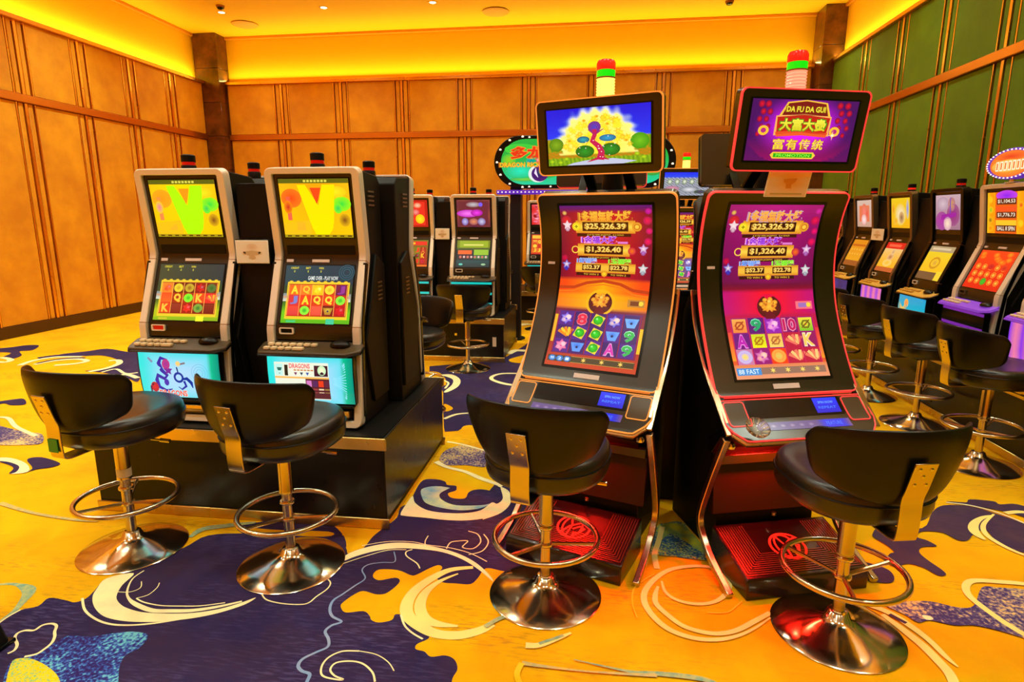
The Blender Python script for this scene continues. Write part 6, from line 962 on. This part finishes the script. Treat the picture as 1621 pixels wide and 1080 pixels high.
    # sloping footrest with nested raised ribs and a lit emblem
    SF = Surf([(-.27, .088), (.02, .165)]); LF = SF.len; FW = .27
    mb = MB(); mb.prism_x([(-.275, 0), (.03, 0), (.03, .168), (-.268, .089), (-.275, .06)], -FW, FW); ft = mb.build('footrest', M_foot, t, bevel=.006)
    mb = MB()
    for j in range(11):
        o_ = .012 + j * .0115; pts = [(-FW + o_, LF - .01), (-FW + o_, o_ * .9 + .012), (FW - o_, o_ * .9 + .012), (FW - o_, LF - .01)]
        for a, b in zip(pts, pts[1:]):
            dx, ds = b[0] - a[0], b[1] - a[1]; q = math.hypot(dx, ds); nx_, ns_ = -ds / q * .002, dx / q * .002
            vs_ = [SF(a[0] + nx_, a[1] + ns_, h) for h in (0, .003)] + [SF(a[0] - nx_, a[1] - ns_, h) for h in (.003, 0)] + [SF(b[0] + nx_, b[1] + ns_, h) for h in (0, .003)] + [SF(b[0] - nx_, b[1] - ns_, h) for h in (.003, 0)]
            mb.add(vs_, [(0, 1, 5, 4), (1, 2, 6, 5), (2, 3, 7, 6)])
    mb.build('footrest_ribs', M_footrib, ft, smooth=0)['kind'] = 'stuff'
    A = Art(SF, -.085, .085, .075, .235, 100, 100, .002, .0006)
    A.circ(50, 50, 44, 6, (1, 1, 1), 1, n=28); A.circ(46, 50, 26, 5, (1, 1, 1), 1, ry=40); A.line([(20, 84), (40, 50), (66, 30), (84, 24)], 6, (1, 1, 1), 2); A.line([(34, 16), (44, 46), (40, 90)], 5, (1, 1, 1), 2); A.line([(50, 60), (66, 44), (80, 50), (70, 70), (56, 74), (60, 88)], 6, (1, 1, 1), 2); A.line([(60, 14), (70, 30), (90, 44)], 5, (1, 1, 1), 2)
    A.done('emblem', ft, M_logo)
    if not lowfi:
        l = add_light('footwell_lamp', 'AREA', (-.08, -.04, .595), (R(16), 0, 0), 9.0, (1, .012, .006), shape='RECTANGLE', size=.16, size_y=.03); l.parent = t
        MB().box(-.16, .0, -.055, -.02, .60, .612).build('footwell_lamp_housing', M_gloss, t)
    # neck and topper
    for sx in (-1, 1):
        mb = MB(); path_ribbon(mb, smooth_profile([(.30, 1.55), (.27, 1.62), (.20, 1.69), (.13, 1.76)], 4), *sorted((sx * .07, sx * .115)), .02); mb.build('topper_arm', M_gloss, t, bevel=.003)
    MB().lathe([(.06, 0), (.05, .05), (.045, .14)], 20, (0, .27, 1.56)).build('neck', M_black, t)
    ST = Surf([(.075, 1.683), (.022, 1.99)]); LT = ST.len; TW = .2775
    tp = bpy.data.objects.new('topper', None); 
    mb = MB(); slab(mb, ST, rr_(-TW + .003, TW - .003, .003, LT - .003, .022, 6), -.05, 0); tp = mb.build('topper', M_bezel, t)
    mb = MB(); ring(mb, ST, rr_(-TW, TW, 0, LT, .025, 6), rr_(-TW + .005, TW - .005, .005, LT - .005, .021, 6), -.010, .003); mb.build('topper_led_edge', led, tp, smooth=30)
    mb = MB(); slab(mb, ST, rr_(-TW + .04, TW - .04, .034, LT - .034, .004, 4), -.001, .001); mb.build('topper_glass', M_gloss, tp)
    A = Art(ST, -.228, .228, .042, LT - .040, 160, 100, .0016, .0003); art_top(A); A.done('topper_picture', tp)
    # lamp tower
    y = .12; zb = 1.985
    MB().lathe([(.018, -.08), (.018, 0)], 14, (0.005, y, zb)).build('tower_post', M_black, t)
    prof = []
    for k in range(7): prof += [(.040, .004 + k * .012), (.036, .010 + k * .012)]
    MB().lathe([(.038, 0)] + prof + [(.040, .088)], 24, (.005, y, zb)).build('ribbed_lamp', lensm, t)
    MB().lathe([(.041, .088), (.041, .094)], 24, (.005, y, zb)).build('tower_band', M_groove, t)
    MB().lathe([(.039, .094), (.039, .122)], 24, (.005, y, zb)).build('green_lamp', M_green, t)
    MB().lathe([(.040, .122), (.040, .150), (.034, .162), (.02, .166), (0, .167)], 24, (.005, y, zb)).build('red_lamp', M_redlit, t)
    if card:
        SC = Surf([(.12, 1.585), (.085, 1.70)]); mb = MB(); slab(mb, SC, rows(-.095, .095, 0, SC.len, .002), -.006, 0); o = mb.build('notice_card', M_plate, t)
        A = Art(SC, -.09, .09, .004, SC.len - .004, 100, 70, .0005, .0004); A.grid(lambda x, y: mixc((250, 180, 90), (250, 220, 200), min(1, math.hypot((x - 55) / 46, (y - 34) / 34))), 12, 8); A.poly([(36, 26), (70, 24), (66, 34), (58, 40), (60, 50), (46, 50), (44, 38), (38, 34)], (232, 150, 60), 1); A.rect(10, 62, 90, 66, (206, 180, 120), 1); A.done('card_print', o, PRINT)
    return t
AM = lambda s_: mk(art_jackpot_tall, s_)
tall('tall curved slot machine with amber lit edges, tree picture on its topper', (-.011, 2.636), R(-20), AM(0), art_tree, M_ledor, M_yellit)
tall('tall curved slot machine with red lit edges and a red picture topper', (.821, 2.595), R(17), AM(1), art_dafu, M_ledrd, M_pinklit, card=True)
def sky_top(A): A.grid(lambda x, y: mixc((10, 40, 230), (40, 90, 230), y / 30) if y < 22 else mixc((40, 60, 60), (190, 190, 210), abs(math.sin(x * .21 + y * .3))), 30, 20); [A.disc(20 + k * 26, 40, 9, 12, (236, 240, 220), (90, 120, 80), 2) for k in range(6)]; A.disc(30, 70, 26, 12, (226, 140, 170), (160, 120, 140), 2); A.disc(90, 74, 34, 14, (220, 220, 230), (110, 120, 130), 2); A.disc(130, 84, 22, 8, (80, 50, 110), (60, 90, 50), 3)
tall('distant tall curved machine with amber edges and a blue sky topper', (.93, 6.45), R(6), AM(0), sky_top, M_ledor, M_yellit, lowfi=True)
tall('tall curved machine facing away behind the red-edged one, grey topper back showing', (.89, 4.02), R(188), AM(0), art_dafu, M_bezel, M_yellit, lowfi=True)
tall('tall curved machine facing away behind the amber-edged one, red topper rim showing', (.05, 3.98), R(172), AM(1), art_dafu, M_ledrd, M_yellit, lowfi=True)

t = thing('pod_infill', 'narrow black infill panel closing the gap between the two tall machines', 'panel', (.415, 3.14, 0))
MB().box(-.115, .115, -.018, .018, 0, 1.12).build('infill_sheet', M_side, t, bevel=.004); MB().box(-.12, .12, -.022, .022, 1.12, 1.14).build('cap_strip', M_black, t)
# glass ashtray on the deck of the red-edged machine
t = thing('ashtray', 'clear round glass ashtray on the left of the red-edged machine deck', 'ashtray', (.645, 2.325, .693), R(17)); t.scale = (.86, .86, .86); t.rotation_euler = (R(34), 0, R(17))
MB().lathe([(.028, 0), (.038, .002), (.052, .014), (.055, .026), (.050, .028), (.042, .014), (.03, .008), (0, .007)], 28).build('bowl', M_clear, t)
mb = MB()
for k in range(12): a = 2 * PI * k / 12; mb.tube([(.030 * math.cos(a), .030 * math.sin(a), .004), (.052 * math.cos(a), .052 * math.sin(a), .022)], .0025, 5)
mb.build('cut_ribs', mat('glass_rib', (255, 240, 205), .2), t)

# pill shaped lit sign on a pole
t = thing('pole_sign', 'pill-shaped green dragon sign edged with bulbs on a dark pole', 'sign', (-.137, 7.37, 0)); t.scale = (1.05, 1.05, 1.035)
MB().lathe([(.11, 0), (.11, .02), (.06, .04)], 28, (-.76, .05, 0)).build('pole_base', M_black, t); MB().box(-.82, -.70, -.02, .10, .03, 1.80).build('pole', mat('pole_plum', (22, 14, 16), .5), t, bevel=.008)
pill = []
for k in range(25): a = PI / 2 + PI * k / 24; pill.append((-.70 + .30 * math.cos(a), .29 * math.sin(a)))
for k in range(25): a = -PI / 2 + PI * k / 24; pill.append((.70 + .30 * math.cos(a), .29 * math.sin(a)))
so = yprism(pill, -.05, .06, 2.07).build('sign_body', M_black, t, bevel=.01)
A = Art(flat(-.051, 1.80), -1.0, 1.0, 0, .54, 400, 108, .002, .0015)
inner = [(200 + p[0] * .92 * 200 / 1.0 * 1.0, 54 - p[1] * .86 * 200 / 1.0 * 1.0) for p in pill]
v = [A.m(60, 54, 0)]; A.mb.add([A.m(x, y, 0) for x, y in inner], [tuple(t_) for t_ in tessellate_polygon([[Vector((x, y, 0)) for x, y in inner]])], [lin(mixc((20, 170, 60), (20, 200, 150), max(0, (y - 40) / 60))) for x, y in inner])
for x, y, rx, ry, c0, c1 in ((60, 26, 36, 12, (30, 190, 60), (60, 200, 60)), (60, 74, 34, 16, (10, 226, 190), (20, 190, 120)), (34, 50, 16, 14, (150, 200, 20), (60, 190, 60)), (84, 52, 12, 8, (20, 130, 170), (30, 180, 120)), (70, 92, 34, 5, (120, 200, 60), (40, 180, 90)), (120, 60, 40, 30, (40, 150, 60), (30, 170, 70)), (330, 40, 36, 26, (30, 170, 60), (20, 130, 50)), (350, 74, 20, 12, (90, 190, 60), (30, 150, 60))): A.disc(x, y, rx, ry, c0, c1, 1, 16)
A.text('多龙', 76, 34, 76, 26, (226, 50, 20), 3, .04, (250, 130, 40)); A.disc(112, 38, 16, 16, (226, 60, 50), (150, 20, 40), 2); A.star(100, 50, 9, 4, 5, (250, 180, 170), (200, 40, 50), 4)
A.text('DRAGON RICHES', 66, 60, 104, 10, (250, 200, 40), 4, .02, (200, 110, 30))
A.disc(100, 80, 22, 19, (246, 246, 236), (220, 226, 220), 2, 24); A.disc(104, 80, 19, 17, (40, 10, 90), (70, 20, 110), 3, 24); A.disc(112, 75, 12, 10, (30, 190, 120), (20, 90, 90), 4, 18); A.line([(95, 68), (94, 78), (100, 88)], [1, 6, 1], (236, 220, 240), 4)
A.text('DRAGON', 300, 50, 90, 14, (250, 200, 40), 3, .02, (200, 60, 20))
A.done('sign_picture', so)
for k in range(0, 50, 4):
    p = pill[k]; MB().lathe([(.012, -.008), (.014, 0), (.008, .01), (0, .012)], 8, (p[0] * .965, -.056, 2.07 + p[1] * .95)).build('bulb', M_bulbs, so, smooth=0)
for k in range(6):
    for zz in (.27, -.27): MB().lathe([(.010, -.008), (.012, 0), (0, .010)], 8, (-.6 + k * .24, -.056, 2.07 + zz)).build('bulb', M_bulbs, so, smooth=0)
st = MB().box(-.97, .98, -.07, .07, 1.715, 1.762).build('purple_light_bar', M_purplit, t, bevel=.006)
for k in range(44): MB().lathe([(.008, -.006), (.009, 0), (0, .008)], 6, (-.95 + k * .044, -.078, 1.739)).build('bulb', M_bulbs, st, smooth=0)

# ================================================================== bar stools
def make_stool():
    t = thing('bar_stool', '', 'bar stool')
    MB().lathe([(.222, 0), (.226, .004), (.220, .008), (.165, .022), (.11, .038), (.065, .052), (.045, .066), (.036, .085), (.030, .088)], 56).build('base_disc', M_chrome, t)
    MB().lathe([(.0215, .085), (.0215, .40)], 24).build('column', M_chromeB, t)
    MB().lathe([(.031, .315), (.031, .325), (.029, .33), (.029, .52)], 24).build('column_sleeve', M_chromeB, t)
    for z in (.225, .30): MB().lathe([(.029, -.007), (.031, -.004), (.031, .004), (.029, .007)], 24, (0, 0, z)).build('collar', M_chrome, t)
    mb = MB().tube([(.205 * math.cos(2 * PI * k / 40), .205 * math.sin(2 * PI * k / 40), .255) for k in range(40)], .0115, 10, closed=True); fr = mb.build('foot_ring', M_chromeB, t)
    for k in range(3):
        a = R(8 + 120 * k); MB().tube([(.026 * math.cos(a), .026 * math.sin(a), .228), (.20 * math.cos(a), .20 * math.sin(a), .253)], .008, 8).build('spoke', M_chromeB, fr)
    # D shaped cushion
    def outline(k, sc):
        a = 2 * PI * k / 40; c, s_ = math.cos(a), math.sin(a); e = .82
        x = .232 * math.copysign(abs(c) ** e, c); y = (.258 if s_ > 0 else .228) * math.copysign(abs(s_) ** (.72 if s_ > 0 else .9), s_)
        return x * sc, y * sc + .005
    lv = [(.80, .525), (.90, .530), (.975, .545), (1.0, .565), (1.0, .600), (.985, .622), (.95, .638), (.88, .646), (.70, .640), (.45, .634), (.2, .632)]
    v = []; f = []
    for sc, z in lv:
        for k in range(40): x, y = outline(k, sc); v.append((x, y, z + .012 * max(0, y / .24) * (1 if z > .6 else 0) * sc))
    for i in range(len(lv) - 1):
        for k in range(40): f.append((i * 40 + k, i * 40 + (k + 1) % 40, (i + 1) * 40 + (k + 1) % 40, (i + 1) * 40 + k))
    f += [tuple(range(39, -1, -1)), tuple((len(lv) - 1) * 40 + k for k in range(40))]
    st = MB().add(v, f).build('seat', M_seat, t, smooth=60)
    v = [outline(k, 1.004) for k in range(40)]
    MB().tube([(x, y, .604) for x, y in v], .004, 6, closed=True).build('piping', M_leather, st)
    MB().box(-.09, .09, -.11, .09, .505, .528).build('mechanism_plate', M_black, t, bevel=.004)
    lv_ = MB().tube([(.03, .0, .512), (.14, .03, .508), (.20, .05, .500)], .005, 8).build('lever', M_chrome, t); MB().tube([(.185, .045, .502), (.225, .058, .497)], .009, 8).build('lever_grip', M_chrome, lv_)
    # wrap-round backrest
    N, M = 36, 9; v = []; f = []; half = R(61)
    for side in (0, 1):
        for i in range(N + 1):
            a = -half + 2 * half * i / N; q = abs(a) / half
            zb = .618 + .075 * q ** 2 + .02 * max(0, (q - .92) / .08) ** 2; zt = .885 - .028 * q ** 2 - .036 * max(0, (q - .88) / .12) ** 2
            for j in range(M + 1):
                w = j / M; bul = math.sin(PI * w) ** .5; th = (.021 if side else -.012) * (0.25 + .75 * bul) * (1 if q < .97 else .5)
                z = zb + (zt - zb) * w; r = .268 + .046 * w + th
                v.append((r * math.sin(a), -r * math.cos(a) + .026, z))
    n1 = (N + 1) * (M + 1)
    for i in range(N):
        for j in range(M):
            p = i * (M + 1) + j; f.append((p, p + 1, p + M + 2, p + M + 1)); q = p + n1; f.append((q, q + M + 1, q + M + 2, q + 1))
        for j in (0, M): p = i * (M + 1) + j; f.append((p, p + M + 1, p + M + 1 + n1, p + n1))
    for i in (0, N):
        for j in range(M): p = i * (M + 1) + j; f.append((p, p + 1, p + 1 + n1, p + n1))
    MB().add(v, f).build('backrest', M_leather, t, smooth=75, sub=1)
    # chrome strap from under the seat up the back, with bolts
    mb = MB(); pts = [(-.06, .516), (-.20, .512), (-.252, .514), (-.268, .530), (-.272, .60), (-.272, .655), (-.286, .70), (-.310, .79)]
    path_ribbon(mb, smooth_profile(pts, 3), -.036, .036, .007); so = mb.build('back_strap', M_chromeB, t, bevel=.0015, bseg=1)
    for x, z in ((-.018, .77), (.018, .77), (0, .745), (-.018, .715), (.018, .715)):
        b = MB().lathe([(.006, 0), (.006, .003), (.003, .005), (0, .005)], 10).build('bolt', M_chrome, so); b.location = (x, -.281 - (z - .69) * .27 - .004, z); b.rotation_euler = (R(90), 0, 0)
    return t
proto = make_stool(); first = True
STOOLS = [
 ((-2.075, 2.30), -10, 'black stool with a green sticker on its strap, leftmost in front of the twins', 'stools in front of the twin machines'),
 ((-1.28, 2.265), -10, 'black stool in front of the paytable belly glass of the right twin', 'stools in front of the twin machines'),
 ((-.156, 2.20), -16, 'black stool in front of the tall amber-edged machine', 'stools in front of the tall machines'),
 ((.93, 2.12), 12, 'large nearest black stool in front of the tall red-edged machine', 'stools in front of the tall machines'),
 ((2.39, 3.86), -84, 'black stool right of the nearest one, in front of the champagne-framed machine', 'stools along the green wall row'),
 ((2.40, 4.63), -80, 'middle black stool of the green wall row, base hidden by the nearest stool', 'stools along the green wall row'),
 ((2.37, 5.36), -76, 'black stool just right of the red-edged machine, farther than the middle one', 'stools along the green wall row'),
 ((2.37, 6.12), -74, 'farthest black stool of the green wall row, half hidden by the red-edged machine', 'stools along the green wall row'),
 ((-1.225, 5.84), -4, 'black stool in front of the magenta-screened aisle machine', 'stools in the aisle'),
 ((-1.35, 4.45), 172, 'black stool facing the camera just behind the twin machines', 'stools in the aisle'),
 ((-.68, 8.15), -4, 'farthest black stool, in front of the farthest silver machine', 'stools in the aisle'),
]
stools = [proto] + [copy_tree(proto) for _ in STOOLS[1:]]
for o, (p, rz, lb, gp) in zip(stools, STOOLS):
    o.location = (*p, 0); o.rotation_euler = (0, 0, R(rz)); tag(o, lb, 'bar stool', gp)
for o in stools[:2]:      # gas lifts of the two stools before the twins stand a little higher
    for ch in o.children:
        if ch.name.split('.')[0] in ('seat', 'backrest', 'back_strap', 'mechanism_plate', 'lever', 'column_sleeve'): ch.location.z += .03
MB().box(-.03, .02, -.2805, -.2775, .575, .63).build('green_sticker', M_stkgreen, proto, smooth=0, label='green sticker on the strap')
MB().lathe([(.0305, 0), (.0305, .04)], 24, (0, 0, .355)).build('paper_sticker', M_paper, proto, label='pale paper sticker round the column')
# dark corner of something black cut by the lower left edge of the photograph
t = thing('floor_stand', 'black tapering stand cut off by the lower left corner', 'stand', (-2.14, 1.56, 0))
MB().add([(-.16, -.12, 0), (.10, -.12, 0), (.10, .10, 0), (-.16, .10, 0), (-.16, -.12, .34), (.03, -.08, .34), (.03, .06, .34), (-.16, .08, .34)], [(0, 3, 2, 1), (4, 5, 6, 7), (0, 1, 5, 4), (1, 2, 6, 5), (2, 3, 7, 6), (3, 0, 4, 7)]).build('stand_body', M_black, t, bevel=.01)
MB().box(-.17, .11, -.13, .11, 0, .015).build('stand_foot', M_gloss, t, bevel=.004)
